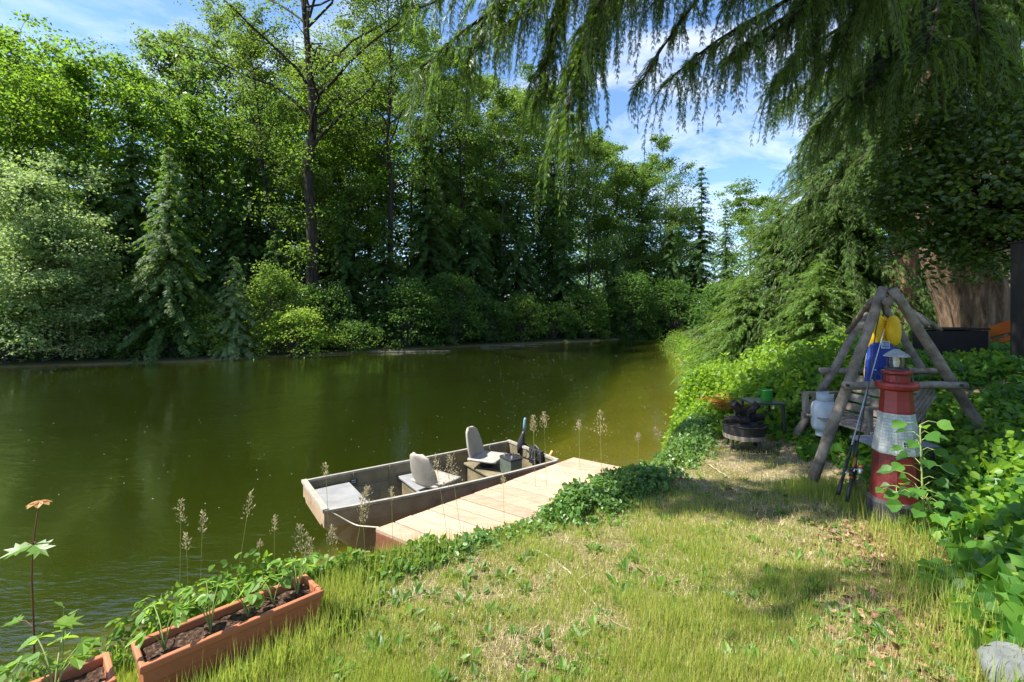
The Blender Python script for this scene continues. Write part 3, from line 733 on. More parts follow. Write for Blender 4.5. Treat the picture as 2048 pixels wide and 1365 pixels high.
# the great cedar: leaning fluted trunk on the upper bank, limbs reaching out over the lawn and the pond
tb = P(1976, 690, 9.2); tb[2] = float(H(tb[0], tb[1])) - .2
o = thing('cedar_tree', 'huge old cedar with a leaning fluted trunk and long limbs hanging over lawn and pond', 'tree', tb)
tt = P(1885, 380, 9.0)
trunk_pts = np.array([tb, P(1957, 630, 9.2), P(1913, 520, 9.15), tt, P(1858, 100, 9.0), P(1835, -400, 8.8)])
flare_trunk(o, trunk_pts, [.62, .56, .53, .44, .34, .22], BK['old'], 3, .11)
h = Hang(7)
LIMBS = [
    ([(1840, -300, 8.6), (1600, -230, 8.4), (1300, -120, 8.2), (1050, -20, 8.0), (930, 40, 7.9), (850, 130, 7.8)], .10, .012, .085, (.55, 1.55), .5),
    ([(1840, -320, 8.6), (1500, -260, 8.0), (1200, -130, 7.7), (1040, -60, 7.6), (900, -10, 7.5), (830, 20, 7.5)], .09, .012, .10, (.4, 1.2), .5),
    ([(1845, -250, 8.6), (1550, -190, 7.8), (1300, -100, 7.4), (1180, 10, 7.2), (1150, 120, 7.1), (1135, 225, 7.1)], .10, .014, .045, (.8, 2.0), .45),
    ([(1845, -270, 8.6), (1550, -210, 8.0), (1250, -130, 7.8), (1080, -30, 7.7), (1000, 60, 7.7)], .08, .012, .075, (.6, 1.6), .5),
    ([(1850, -200, 8.5), (1600, -150, 7.6), (1440, -60, 7.1), (1375, 20, 7.0), (1325, 90, 6.9), (1285, 160, 6.9)], .06, .010, .14, (.3, .9), .5),
    ([(1850, -150, 8.5), (1680, -60, 7.8), (1540, 20, 7.5), (1450, 70, 7.3), (1385, 110, 7.2), (1350, 150, 7.2)], .07, .010, .10, (.5, 1.3), .4),
    ([(1850, -120, 8.5), (1700, -20, 7.8), (1570, 30, 7.6), (1500, 80, 7.4), (1455, 115, 7.4)], .07, .010, .09, (.5, 1.3), .35),
    ([(1855, -60, 8.6), (1740, 20, 8.1), (1640, 80, 7.9), (1560, 150, 7.8)], .07, .012, .065, (.5, 1.3), .2),
    ([(1845, -340, 8.6), (1640, -260, 7.6), (1480, -160, 7.0), (1400, -80, 6.8), (1340, -30, 6.8)], .07, .012, .085, (.4, 1.1), .4),
    ([(1845, -300, 8.6), (1660, -200, 7.4), (1560, -110, 6.8), (1490, -30, 6.6)], .07, .012, .065, (.5, 1.3), .3),
    ([(1850, -200, 8.5), (1720, -120, 7.4), (1640, -40, 6.8), (1580, 40, 6.6)], .07, .012, .060, (.5, 1.3), .25),
    ([(1860, -100, 8.5), (1780, -40, 7.6), (1720, 20, 7.0), (1680, 90, 6.8)], .07, .012, .060, (.5, 1.3), .2),
    ([(1870, 0, 8.6), (1820, 60, 7.8), (1770, 120, 7.3), (1730, 190, 7.1)], .06, .012, .060, (.5, 1.2), .15),
    ([(1860, 60, 8.7), (1760, 130, 8.3), (1690, 190, 8.2), (1640, 250, 8.1)], .06, .012, .060, (.5, 1.1), .15),
    ([(1880, -80, 8.6), (1880, -30, 7.6), (1870, 40, 6.8), (1850, 110, 6.4)], .06, .012, .060, (.5, 1.2), .15),
    ([(1880, -220, 8.6), (1840, -160, 7.2), (1800, -80, 6.4), (1760, -10, 6.1)], .07, .012, .060, (.5, 1.2), .2),
    ([(1890, -20, 8.7), (1960, 30, 7.8), (1990, 90, 7.2), (2010, 150, 6.9)], .06, .012, .060, (.5, 1.2), .15),
    ([(1890, -200, 8.7), (1980, -130, 7.6), (2020, -60, 7.0), (2040, 0, 6.8)], .06, .012, .060, (.5, 1.2), .15),
    ([(1845, -280, 8.6), (1450, -230, 8.2), (1180, -110, 8.0), (1110, 10, 7.9), (1090, 110, 7.9), (1085, 180, 7.9)], .09, .012, .075, (.6, 1.4), .5),
    ([(1845, -300, 8.6), (1400, -250, 8.4), (1150, -150, 8.2), (1010, -60, 8.1), (955, 50, 8.0), (935, 130, 8.0)], .08, .012, .085, (.5, 1.5), .5),
    ([(1845, -260, 8.6), (1560, -220, 7.6), (1330, -150, 7.2), (1230, -70, 7.0), (1190, 30, 6.9)], .07, .012, .075, (.5, 1.3), .45),
    ([(1850, -160, 8.6), (1740, -80, 7.7), (1650, 20, 7.3), (1600, 110, 7.1)], .07, .012, .060, (.5, 1.3), .25),
    ([(1850, -60, 8.6), (1800, 30, 7.8), (1760, 120, 7.5), (1700, 200, 7.3)], .07, .012, .060, (.4, 1.0), .2),
    ([(1880, 60, 8.8), (1860, 110, 8.0), (1830, 170, 7.6), (1800, 230, 7.4)], .06, .012, .060, (.4, 1.0), .15),
    ([(1890, 0, 8.8), (1920, 60, 7.7), (1930, 130, 7.2), (1930, 190, 6.9)], .06, .012, .060, (.5, 1.1), .1),
    ([(1890, -120, 8.8), (1940, -60, 7.4), (1950, 10, 6.8), (1960, 70, 6.5)], .06, .012, .060, (.5, 1.1), .1),
    ([(1870, 150, 8.8), (1830, 200, 8.3), (1790, 260, 8.1), (1770, 300, 8.0)], .05, .012, .060, (.3, .8), .1),
]
LIMBS += [  # upper limbs mostly out of view, added for the shade they cast
    ([(1845, -420, 8.6), (1500, -420, 7.4), (1200, -300, 6.4), (1000, -200, 6.0), (860, -90, 5.8)], .08, .012, .085, (.5, 1.2), .45),
    ([(1845, -440, 8.6), (1550, -460, 7.2), (1300, -380, 6.2), (1100, -260, 5.8), (980, -160, 5.6)], .08, .012, .085, (.4, 1.0), .45),
    ([(1845, -420, 8.6), (1600, -440, 7.4), (1400, -340, 6.6), (1250, -220, 6.2), (1120, -120, 6.0)], .08, .012, .080, (.5, 1.2), .4),
]
for pts, r0, r1, gap, L, s0 in LIMBS:
    x_end = pts[-1][0]
    if x_end < 1500:                                            # the long limbs reach towards the lawn
        k_ = .80 if x_end < 1250 else .88
        pts = [(q[0], q[1], q[2] + (max(q[2] * k_, 5.4) - q[2]) * (j_ / (len(pts) - 1)) ** .8) if q[2] > 6.2 else q for j_, q in enumerate(pts)]
        L = (L[0] * k_, L[1] * k_)
    h.limb([P(*q) for q in pts], r0, r1, gap * .58, L, .145, s0, tw=.5)
SHADE_LIMBS = [
    ([(8.2, 8.9, 8.5), (4, 5.5, 8.3), (1, 3.9, 7.4), (-.9, 3.3, 6.7), (-2.4, 4.0, 6.4)], .36, .5, 3),
    ([(8.2, 8.9, 9.0), (5, 4, 9.0), (1.5, 2.2, 8.0), (-1.3, 1.9, 6.8), (-2.1, 2.0, 6.4)], .62, .5, 1),
    ([(8.2, 8.9, 9.0), (4, 5, 8.6), (1, 3.7, 7.5), (-.3, 3.35, 6.6)], .3, .74, 1),
    ([(8.2, 8.9, 8.8), (4.5, 6, 8.4), (1.8, 4.9, 7.4), (.2, 4.3, 6.5)], .35, .7, 1),
    ([(8.2, 8.9, 8.4), (4.5, 6.8, 8.2), (1.5, 5.6, 7.3), (-.8, 4.9, 6.6)], .4, .6, 2)]
for pts, s0, Lm, m_ in SHADE_LIMBS:                                    # unseen limbs above the frame, added to shade the lawn and the swing frame
    for k_ in range(m_):
        off = np.array([(0, 0, 0), (.12, -.26, .22), (-.1, .26, .34)][k_])
        n_ = len(pts) - 1
        h.limb([np.array(q) + off * (j_ / n_) for j_, q in enumerate(pts)], .08, .012, .030, (Lm * .5, Lm * 1.15), .29 if pts[-1][1] > 2.5 else .20, s0, tw=.6)
h.build(o, 'cedar')

# second trunk with its own dark crown at the right edge
tb = P(2012, 690, 10.6); tb[2] = float(H(tb[0], tb[1])) - .2
o = thing('cedar_tree', 'dark grey-trunked cedar at the right edge, just behind the huge leaning one', 'tree', tb)
flare_trunk(o, np.array([tb, P(2003, 560, 10.6), P(1995, 300, 10.6), P(1990, -300, 10.6)]), [.45, .36, .33, .28, .22], BK['grey'], 5, .06)
h = Hang(8)
for k in range(22):
    rng = h.rng
    py = rng.uniform(-260, 330); az = rng.uniform(PI * .75, PI * 1.75)
    p0 = P(1993, py, 10.6); L = rng.uniform(1.8, 3.4)
    d = np.array([math.cos(az), math.sin(az), 0])
    h.limb([p0, p0 + d * L * .35 + (0, 0, .1), p0 + d * L * .7 - (0, 0, .05), p0 + d * L - (0, 0, .5)], .05, .01, .06, (.5, 1.2), .19, .1, tw=.5)
h.build(o, 'dark', FR_NEAR)
# third, reddish trunk
tb = P(1806, 660, 11.6); tb[2] = float(H(tb[0], tb[1])) - .2
o = thing('cedar_tree', 'slim reddish cedar trunk seen above the top of the log swing frame', 'tree', tb)
flare_trunk(o, np.array([tb, P(1808, 560, 11.6), P(1806, 300, 11.6), P(1806, -200, 11.6)]), [.36, .28, .25, .22, .18], BK['red'], 6, .07)
h = Hang(9)
for k in range(24):
    rng = h.rng
    py = rng.uniform(-160, 440); az = rng.uniform(PI * .6, PI * 1.9)
    p0 = P(1806, py, 11.6); L = rng.uniform(1.5, 3.0)
    d = np.array([math.cos(az), math.sin(az), 0])
    h.limb([p0, p0 + d * L * .35 + (0, 0, .1), p0 + d * L * .7 - (0, 0, .05), p0 + d * L - (0, 0, .5)], .05, .01, .06, (.4, 1.0), .19, .1, tw=.5)
h.build(o, 'hem', FR_NEAR)

Ct('hemlock_tree', 'grey-green hemlock with drooping tiers on the upper right bank', 'tree', 1700, 12.6, 95, 6.0, 'hem', 'dark', .10, .22, 50, .26, 51, .60, FR_MID, 1.15, power=.55, hang=.7, rag=.42)
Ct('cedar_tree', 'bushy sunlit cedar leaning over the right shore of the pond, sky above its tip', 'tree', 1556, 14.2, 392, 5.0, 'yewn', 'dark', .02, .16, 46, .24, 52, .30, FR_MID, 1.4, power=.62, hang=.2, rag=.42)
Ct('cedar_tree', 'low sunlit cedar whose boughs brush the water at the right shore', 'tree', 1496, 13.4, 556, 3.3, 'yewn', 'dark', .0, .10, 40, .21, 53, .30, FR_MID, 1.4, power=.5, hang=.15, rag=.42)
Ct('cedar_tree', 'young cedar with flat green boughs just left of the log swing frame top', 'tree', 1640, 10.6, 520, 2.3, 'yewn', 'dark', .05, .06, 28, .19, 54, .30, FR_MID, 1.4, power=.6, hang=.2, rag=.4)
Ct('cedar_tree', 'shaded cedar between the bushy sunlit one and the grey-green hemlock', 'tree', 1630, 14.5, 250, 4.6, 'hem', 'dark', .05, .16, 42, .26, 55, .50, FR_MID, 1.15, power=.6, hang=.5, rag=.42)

# broadleaf evergreen hanging over the trunk at the right edge
def overhang(name, label, cat, foot, cpx, cpy, cd, rx, ry, rz, mat, n, per, size, seed):
    rng = np.random.default_rng(seed)
    z0 = float(H(foot[0], foot[1])) - .1
    o = thing(name, label, cat, (foot[0], foot[1], z0))
    c = P(cpx, cpy, cd)
    v = nrm(rng.normal(0, 1, (n, 3))) * rng.uniform(.35, 1, (n, 1)) ** .5
    v *= (.75 + .5 * rng.uniform(0, 1, (n, 1)))
    cen = c + v * np.array([rx, ry, rz])
    mb = MB()
    st = np.array([foot[0], foot[1], z0]); f = (st + c) / 2 + np.array([.25, 0, .2])
    tr = resample(np.stack([st, f, c]), 10)
    mb.tube(tr, np.linspace(.14, .05, 10), 8)
    for k in range(0, n, max(1, n // 60)):
        s0 = interp(tr, rng.uniform(.6, 1))[0]
        mb.tube(np.stack([s0, (s0 + cen[k]) / 2 + rng.normal(0, .06, 3), cen[k]]), [.03, .018, .005], 4, cap=False)
    mb.build('trunk', BK['dark'], o, smooth=True)
    V, fs = leaves_at(cen, rng.uniform(.16, .42, n), per, size, rng, OVAL, up=.4)
    mk('crown', V, fs, LM[mat], o)
LM['holly'] = leafmat('evergreen_leaf', [(.020, .050, .010), (.038, .085, .014), (.08, .14, .02)], (.30, .46, .03), .38, .32, .5)
overhang('evergreen_tree', 'dark glossy-leaved evergreen hanging in front of the huge leaning trunk, with a yellow-green sunlit edge', 'tree', (8.2, 6.6), 1960, 375, 7.2, 1.55, .9, 1.30, 'holly', 230, 80, .085, 71)

Sh('shore_shrub', 'shaded shrub on the right shore behind the low sunlit cedar', 'shrub', 0, 0, 0, 3.2, 'deep', 40, .14, 82, xy=(9.9, 21.5), topz=3.4, group='shrubs on the right shore')
Sh('shore_shrub', 'farthest shaded shrub on the right shore, close to the dark end of the pond', 'shrub', 0, 0, 0, 4.2, 'deep', 40, .16, 83, xy=(13.4, 29), topz=4.0, group='shrubs on the right shore')

# ------------------------------------------------------------------ undergrowth of the right bank
LM['ivy'] = leafmat('ivy_leaf', [(.018, .062, .012), (.050, .14, .020), (.12, .25, .034)], (.42, .78, .05), .42, .42, .38, .3, 1.5)
LM['berry'] = leafmat('salmonberry_leaf', [(.065, .14, .012), (.12, .23, .016), (.21, .33, .03)], (.58, .80, .05), .52, .42, .35, .4, 1.2)
LM['vine'] = leafmat('periwinkle_leaf', [(.050, .125, .024), (.10, .20, .038), (.18, .28, .08)], (.30, .52, .05), .36, .38, .45, .3, 3)
LM['weed'] = leafmat('weed_leaf', [(.045, .105, .014), (.09, .18, .020), (.15, .26, .04)], (.38, .60, .05), .48, .42, .35, .3, 3)
def ground_leaves(name, label, mat, x, y, hgt, size, tmpl, rng, up=.8, face=(-.35, -.45), lift=None):
    z = H(x, y) + hgt
    n = len(x)
    nor = np.stack([np.full(n, face[0]), np.full(n, face[1]), np.full(n, 1.0)], -1) * up + rng.normal(0, .42, (n, 3))
    ax = rng.normal(0, 1, (n, 3)) + np.array([-.5, -.6, -.35])
    sc = size * (.42 + .95 * rng.uniform(0, 1, n) ** 1.4)
    sc = np.stack([sc * rng.uniform(.8, 1.15, n), sc, sc * rng.uniform(-.6, 2.2, n)], -1)
    V, fs = scatter(tmpl[0], tmpl[1], np.stack([x, y, z], -1), frames(ax, nrm(nor)), sc)
    return tag(mk(name, V, fs, LM[mat]), label, name.replace('_', ' '), kind='stuff')
def region(n, x0, x1, y0, y1, cond, rng, near=0.0):
    X = rng.uniform(x0, x1, n * 4); Y = y0 + (y1 - y0) * rng.uniform(0, 1, n * 4) ** (1 + near)
    m = cond(X, Y)
    return X[m][:n], Y[m][:n]
rng = np.random.default_rng(12)
# ivy: starts at the ragged edge of the lawn, climbs the slope
def ivy_ok(X, Y):
    b = sdist(BORD, X, Y)
    e = .10 + .35 * (noise2(X, Y, 1.8, 21) - .5)
    trail = noise2(X, Y, 2.6, 33)
    return (b > e) & (trail > .18) & (X / np.maximum(Y, .2) < 1.6) & ((X - 3.1) ** 2 + (Y - 3.85) ** 2 > .05)
X, Y = region(19000, 1.6, 8.5, 1.0, 8.2, ivy_ok, rng, .5)
Xb, Yb = region(5000, 2.2, 14, -2.0, 12, lambda a_, b_: (sdist(BORD, a_, b_) > .2) & (a_ / np.maximum(b_, .2) >= 1.05) & ((b_ < 7) | (a_ > 9)), rng)
X, Y = np.concatenate([X, Xb]), np.concatenate([Y, Yb])
b = sdist(BORD, X, Y)
hg = (.05 + .30 * sstep(.0, .9, b) * (.5 + .9 * noise2(X, Y, 1.4, 22))) * rng.uniform(.25, 1, len(X)) ** .7
hg *= (1 - .45 * sstep(4.2, 5.2, Y)) * (1 - .6 * sstep(.84, .88, X / Y) * sstep(1.0, .96, X / Y) * sstep(4.0, 4.8, Y))
hg = np.where((Y > 4.1) & (Y < 6.6) & (b < 1.6), hg * .55, hg)
ground_leaves('ivy_bank', 'large-leaved glossy ivy covering the slope at the right of the lawn', 'ivy', X, Y, hg, .102, IVY, rng)
X2, Y2 = region(5000, 1.7, 7.5, 1.2, 7.0, ivy_ok, rng, .5)
b = sdist(BORD, X2, Y2)
hg2 = (.06 + .32 * sstep(.0, .9, b) * (.4 + 1.0 * noise2(X2, Y2, 1.9, 25))) * rng.uniform(.4, 1.1, len(X2)) ** .7 * (1 - .5 * sstep(4.0, 5.0, Y2))
ground_leaves('bank_leaves', 'paler small-leaved brambles mixed into the ivy of the right slope', 'berry', X2, Y2, hg2, .075, OVAL, rng)
# salmonberry and nettles further along
def berry_ok(X, Y):
    b = sdist(BORD, X, Y); s = sdist(LIP, X, Y)
    return (s > -.15) & (b > -.25) & (Y > 6.4 + .25 * np.clip(X - 3.5, 0, 2)) & (X < Y * .98)
X, Y = region(30000, 2.2, 13, 6.2, 17, berry_ok, rng, .25)
b = sdist(BORD, X, Y)
hg = (.10 + .75 * sstep(-.2, 1.2, b) * (.25 + 1.1 * noise2(X, Y, 1.1, 41) * noise2(X, Y, 3.1, 42))) * rng.uniform(.3, 1, len(X)) ** .6
hg *= 1 - .80 * sstep(.72, .84, X / Y)
ground_leaves('undergrowth', 'bright yellow-green brambles and nettles covering the right bank beyond the fire pit', 'berry', X, Y, hg, .095, OVAL, rng, face=(-.5, -.3))
# creeping vines: mound beside the dock and along the shore to the fire pit
def mound(n, segs, wid, hmax, seed):
    rng = np.random.default_rng(seed)
    segs = np.array(segs, float)
    t = rng.uniform(0, 1, n); q = interp(np.c_[segs, np.zeros(len(segs))], t)
    a = rng.normal(0, .42, (n, 2)) * wid
    X = q[:, 0] + a[:, 0]; Y = q[:, 1] + a[:, 1]
    e = np.hypot(a[:, 0], a[:, 1]) / wid
    hg = hmax * np.clip(1 - e * e, .05, 1) * (.55 + .75 * noise2(X, Y, 3.5, seed)) * rng.uniform(.2, 1, n) ** .6
    return X, Y, hg
X1, Y1, h1 = mound(6500, [(.42, 4.12), (.62, 4.32), (.85, 4.55), (1.15, 4.82), (1.5, 5.10)], .42, .19, 51)
X2, Y2, h2 = mound(1300, [(-.95, 2.95), (-.6, 3.25), (-.2, 3.6), (.2, 3.9)], .26, .07, 52)
X3, Y3, h3 = mound(8000, [(1.7, 5.5), (2.1, 6.0), (2.4, 6.6), (2.75, 7.2), (3.15, 7.9), (3.7, 9.2)], .42, .16, 53)
rng = np.random.default_rng(57)
g_ = noise2(X1, Y1, 4.2, 77) > .30 - .2 * rng.uniform(0, 1, len(X1)); X1, Y1, h1 = X1[g_], Y1[g_], h1[g_]
g_ = noise2(X3, Y3, 2.6, 78) > .30 - .2 * rng.uniform(0, 1, len(X3)); X3, Y3, h3 = X3[g_], Y3[g_], h3[g_]
X = np.concatenate([X1, X2, X3]); Y = np.concatenate([Y1, Y2, Y3]); hg = np.concatenate([h1, h2, h3])
ground_leaves('creeping_vine', 'small-leaved green vine mounded along the land side of the dock and the shore', 'vine', X, Y, hg, .050, OVAL, rng, up=.6, face=(-.3, -.2))
# brambles spilling over the steep right shore down to the water
n = 24000
t = rng.uniform(0, 1, n) ** 1.5
q = interp(np.c_[LIP[12:17], np.zeros(5)], t)
X, Y = q[:, 0] + rng.normal(.16, .20, n) * (.8 + t), q[:, 1] + rng.normal(0, .2, n)
hz_ = np.maximum(H(X, Y), .0)
hg = hz_ - H(X, Y) + rng.uniform(.02, 1, n) ** 1.3 * (.15 + .75 * noise2(X, Y, .9, 91)) * sstep(6.8, 9.5, Y)
ground_leaves('shore_brambles', 'tangled green brambles spilling down the right shore to the water', 'berry', X, Y, hg, .085, OVAL, rng, up=.5, face=(-.7, -.4))
# weeds behind and around the planters and on the lip of the bank
X4, Y4, h4 = mound(1, [(-2.5, 1.6), (-2.0, 2.0), (-1.6, 2.45), (-1.25, 2.85), (-.95, 3.2)], .26, .16, 54)
X4, Y4, h4 = mound(5200, [(-2.6, 1.5), (-2.05, 1.98), (-1.68, 2.38), (-1.32, 2.72), (-1.0, 3.05)], .24, .30, 54)
X5, Y5, h5 = mound(900, [(-1.5, 1.5), (-.85, 2.4), (-.8, 2.7)], .16, .06, 55)
X = np.concatenate([X4, X5]); Y = np.concatenate([Y4, Y5]); hg = np.concatenate([h4, h5])
X6, Y6, h6 = mound(3200, [(-1.38, 2.68), (-1.1, 2.95), (-.85, 3.18), (-.55, 3.4)], .26, .12, 56)
X = np.concatenate([X, X6]); Y = np.concatenate([Y, Y6]); hg = np.concatenate([hg, h6])
ground_leaves('weeds', 'low bright weeds on the edge of the bank around the planter boxes', 'weed', X, Y, hg, .042, OVAL, rng, up=.5)
# ------------------------------------------------------------------ materials of the objects
M = {}
M['alu'] = surf('olive_grey_aluminium', [(.105, .085, .045), (.18, .15, .085), (.25, .21, .125)], 3, (1, 1, 1), .62, .35, .12, 20, wear=(.09, .075, .05), wscale=5, wcut=(.52, .72))
M['alu_out'] = surf('brown_painted_hull', [(.19, .125, .07), (.29, .195, .115), (.36, .255, .155)], 3, (1, 1, 1), .6, .35, .12, 16, wear=(.07, .05, .03), wscale=4, wcut=(.55, .75))
M['rail'] = surf('pale_gunwale', [(.24, .21, .165), (.38, .345, .28)], 12, (1, 1, 1), .5, .4, .1)
M['deckgrey'] = surf('pale_grey_bench', [(.17, .17, .17), (.25, .25, .245)], 5, (1, 1, 1), .55, .4, .1, wear=(.28, .25, .2), wscale=7, wcut=(.58, .72))
M['seat'] = surf('weathered_seat_plastic', [(.26, .23, .185), (.36, .32, .265)], 5, (1, 1, 1), .5, .45, .08, wear=(.30, .25, .18), wscale=6, wcut=(.56, .74))
M['black'] = surf('black_plastic', [(.012, .012, .014), (.03, .03, .032)], 9, (1, 1, 1), .45, .5, .1)
M['iron'] = surf('black_iron', [(.010, .009, .009), (.028, .025, .024)], 9, (1, 1, 1), .55, .5, .25, wear=(.09, .05, .03), wscale=9, wcut=(.6, .75))
M['plank'] = surf('new_deck_board', [(.36, .235, .165), (.45, .31, .22), (.52, .38, .285)], 5, (1.2, 7, 4), .75, .2, .25, 9, wear=(.30, .235, .18), wscale=3.2, wcut=(.50, .72), rot=(0, 0, -.62))
M['joist'] = surf('stained_joist', [(.12, .045, .022), (.20, .08, .04)], 6, (1, 1, 1), .8, .2, .2)
M['terra'] = surf('terracotta_plastic', [(.33, .105, .048), (.41, .14, .062)], 4, (1, 1, 1), .6, .3, .08, 40, wear=(.20, .105, .065), wscale=6, wcut=(.50, .74))
M['potsoil'] = surf('potting_soil', [(.022, .014, .010), (.07, .042, .028), (.22, .14, .10)], 60, (1, 1, 1), .95, .1, .9)
M['log'] = surf('weathered_log', [(.085, .066, .05), (.19, .155, .12), (.30, .25, .20)], 7, (1, 1, 1), .85, .15, .5, 18, wear=(.10, .075, .05), wscale=4, wcut=(.55, .75))
M['oldwood'] = surf('grey_weathered_board', [(.11, .085, .065), (.22, .18, .145), (.32, .27, .22)], 9, (1, 1, 1), .85, .15, .4)
M['stone'] = surf('dark_grey_plinth', [(.022, .022, .024), (.055, .055, .058)], 8, (1, 1, 1), .85, .2, .4)
M['yellow'] = surf('yellow_nylon', [(.62, .36, .008), (.76, .48, .015)], 5, (1, 1, 1), .6, .3, .1)
M['blue'] = surf('blue_nylon', [(.008, .025, .17), (.015, .045, .28)], 6, (1, 1, 1), .6, .3, .15)
M['white'] = surf('white_panel', [(.55, .56, .55), (.70, .71, .70)], 6, (1, 1, 1), .55, .3, .05)
M['propane'] = surf('propane_white', [(.36, .39, .42), (.46, .49, .52)], 3, (1, 1, 1), .45, .4, .05, wear=(.30, .30, .28), wscale=6, wcut=(.6, .8))
M['green'] = surf('green_plastic', [(.045, .24, .035), (.06, .30, .045)], 4, (1, 1, 1), .45, .4, .03)
M['rust'] = surf('rusty_rim', [(.16, .12, .085), (.34, .29, .22)], 8, (1, 1, 1), .75, .3, .3)
M['char'] = surf('charred_wood', [(.006, .005, .005), (.02, .017, .016), (.06, .05, .048)], 14, (1, 1, 1), .9, .2, .9)
M['orange'] = surf('orange_red_paint', [(.50, .085, .018), (.66, .14, .03)], 4, (1, 1, 1), .5, .35, .06)
M['wicker'] = surf('dark_wicker', [(.010, .008, .008), (.028, .022, .020)], 30, (1, 1, 6), .6, .3, .8)
M['post'] = surf('black_stained_post', [(.008, .007, .007), (.02, .017, .016)], 6, (1, 1, .2), .6, .3, .2)
M['bluegrey'] = surf('blue_grey_shaft', [(.10, .17, .24), (.20, .30, .40)], 7, (1, 1, 1), .45, .45, .1)
M['amber'] = surf('varnished_grip', [(.55, .26, .05), (.68, .36, .09)], 8, (1, 1, 3), .4, .5, .05)
M['copper'] = surf('copper_anodised', [(.42, .14, .03), (.56, .22, .06)], 8, (1, 1, 1), .32, .5, .0, metal=.6)
M['silver'] = surf('silver_metal', [(.50, .50, .50), (.66, .66, .66)], 8, (1, 1, 1), .3, .5, .0, metal=.7)
M['rodgrey'] = surf('grey_rod_blank', [(.32, .33, .35), (.48, .49, .51)], 5, (1, 1, 1), .3, .5, 0)
M['tabletop'] = surf('grey_metal_top', [(.14, .15, .17), (.24, .25, .28)], 5, (1, 1, 1), .4, .5, .05)
M['battery'] = surf('battery_case', [(.05, .065, .05), (.10, .12, .09)], 6, (1, 1, 1), .5, .4, .1)
M['brand'] = surf('pale_patch', [(.30, .36, .46), (.52, .58, .66)], 60, (1, 1, 1), .7, .2, 0)
def brickmat(name, c1, c2, cm, rough=.55):
    """scored stone courses running round a tower (angle and height of the surface)"""
    m, nt, out = newmat(name)
    tc = N(nt, 'ShaderNodeTexCoord'); sx = N(nt, 'ShaderNodeSeparateXYZ'); nt.links.new(tc.outputs['Object'], sx.inputs[0])
    at = N(nt, 'ShaderNodeMath', operation='ARCTAN2'); nt.links.new(sx.outputs[1], at.inputs[0]); nt.links.new(sx.outputs[0], at.inputs[1])
    ml = N(nt, 'ShaderNodeMath', operation='MULTIPLY'); ml.inputs[1].default_value = .17; nt.links.new(at.outputs[0], ml.inputs[0])
    cb = N(nt, 'ShaderNodeCombineXYZ'); nt.links.new(ml.outputs[0], cb.inputs[0]); nt.links.new(sx.outputs[2], cb.inputs[1])
    nz = N(nt, 'ShaderNodeTexNoise', Scale=30.0, Detail=3.0); nt.links.new(tc.outputs['Object'], nz.inputs['Vector'])
    ad = N(nt, 'ShaderNodeVectorMath', operation='MULTIPLY_ADD'); nt.links.new(nz.outputs['Color'], ad.inputs[0]); ad.inputs[1].default_value = (.008, .006, 0); nt.links.new(cb.outputs[0], ad.inputs[2])
    b = N(nt, 'ShaderNodeTexBrick', Scale=1.0); b.inputs['Mortar Size'].default_value = .0016; b.inputs['Brick Width'].default_value = .052; b.inputs['Row Height'].default_value = .024
    b.inputs['Color1'].default_value = (*c1, 1); b.inputs['Color2'].default_value = (*c2, 1); b.inputs['Mortar'].default_value = (*cm, 1)
    nt.links.new(ad.outputs[0], b.inputs['Vector'])
    n2 = N(nt, 'ShaderNodeTexNoise', Scale=7.0, Detail=8.0, Roughness=.7); nt.links.new(tc.outputs['Object'], n2.inputs['Vector'])
    r = ramp(nt, n2.outputs['Fac'], [(.35, (.55, .52, .48)), (.6, (1, 1, 1))])
    c = mixc(nt, 1.0, b.outputs['Color'], r.outputs[0], 'MULTIPLY')
    p = N(nt, 'ShaderNodeBsdfPrincipled', Roughness=rough); nt.links.new(c, p.inputs['Base Color'])
    bm = N(nt, 'ShaderNodeBump', Strength=.5, Distance=.004, invert=True); nt.links.new(b.outputs['Fac'], bm.inputs['Height']); nt.links.new(bm.outputs[0], p.inputs['Normal'])
    nt.links.new(p.outputs[0], out.inputs[0])
    return m
M['redbrick'] = brickmat('red_scored_stone', (.17, .012, .012), (.125, .009, .009), (.05, .006, .006))
M['whitebrick'] = brickmat('white_scored_stone', (.52, .53, .51), (.45, .46, .44), (.30, .30, .29))
M['redpaint'] = surf('worn_red_paint', [(.16, .011, .010), (.25, .018, .015)], 6, (1, 1, 1), .4, .45, .1, wear=(.06, .012, .01), wscale=9, wcut=(.6, .75))
gm_, nt, out = newmat('lantern_glass')
gb = N(nt, 'ShaderNodeBsdfGlossy', Roughness=.08); tb_ = N(nt, 'ShaderNodeBsdfTransparent'); tb_.inputs[0].default_value = (.86, .88, .80, 1)
mm = N(nt, 'ShaderNodeMixShader'); mm.inputs[0].default_value = .14; nt.links.new(tb_.outputs[0], mm.inputs[1]); nt.links.new(gb.outputs[0], mm.inputs[2]); nt.links.new(mm.outputs[0], out.inputs[0])
M['glass'] = gm_

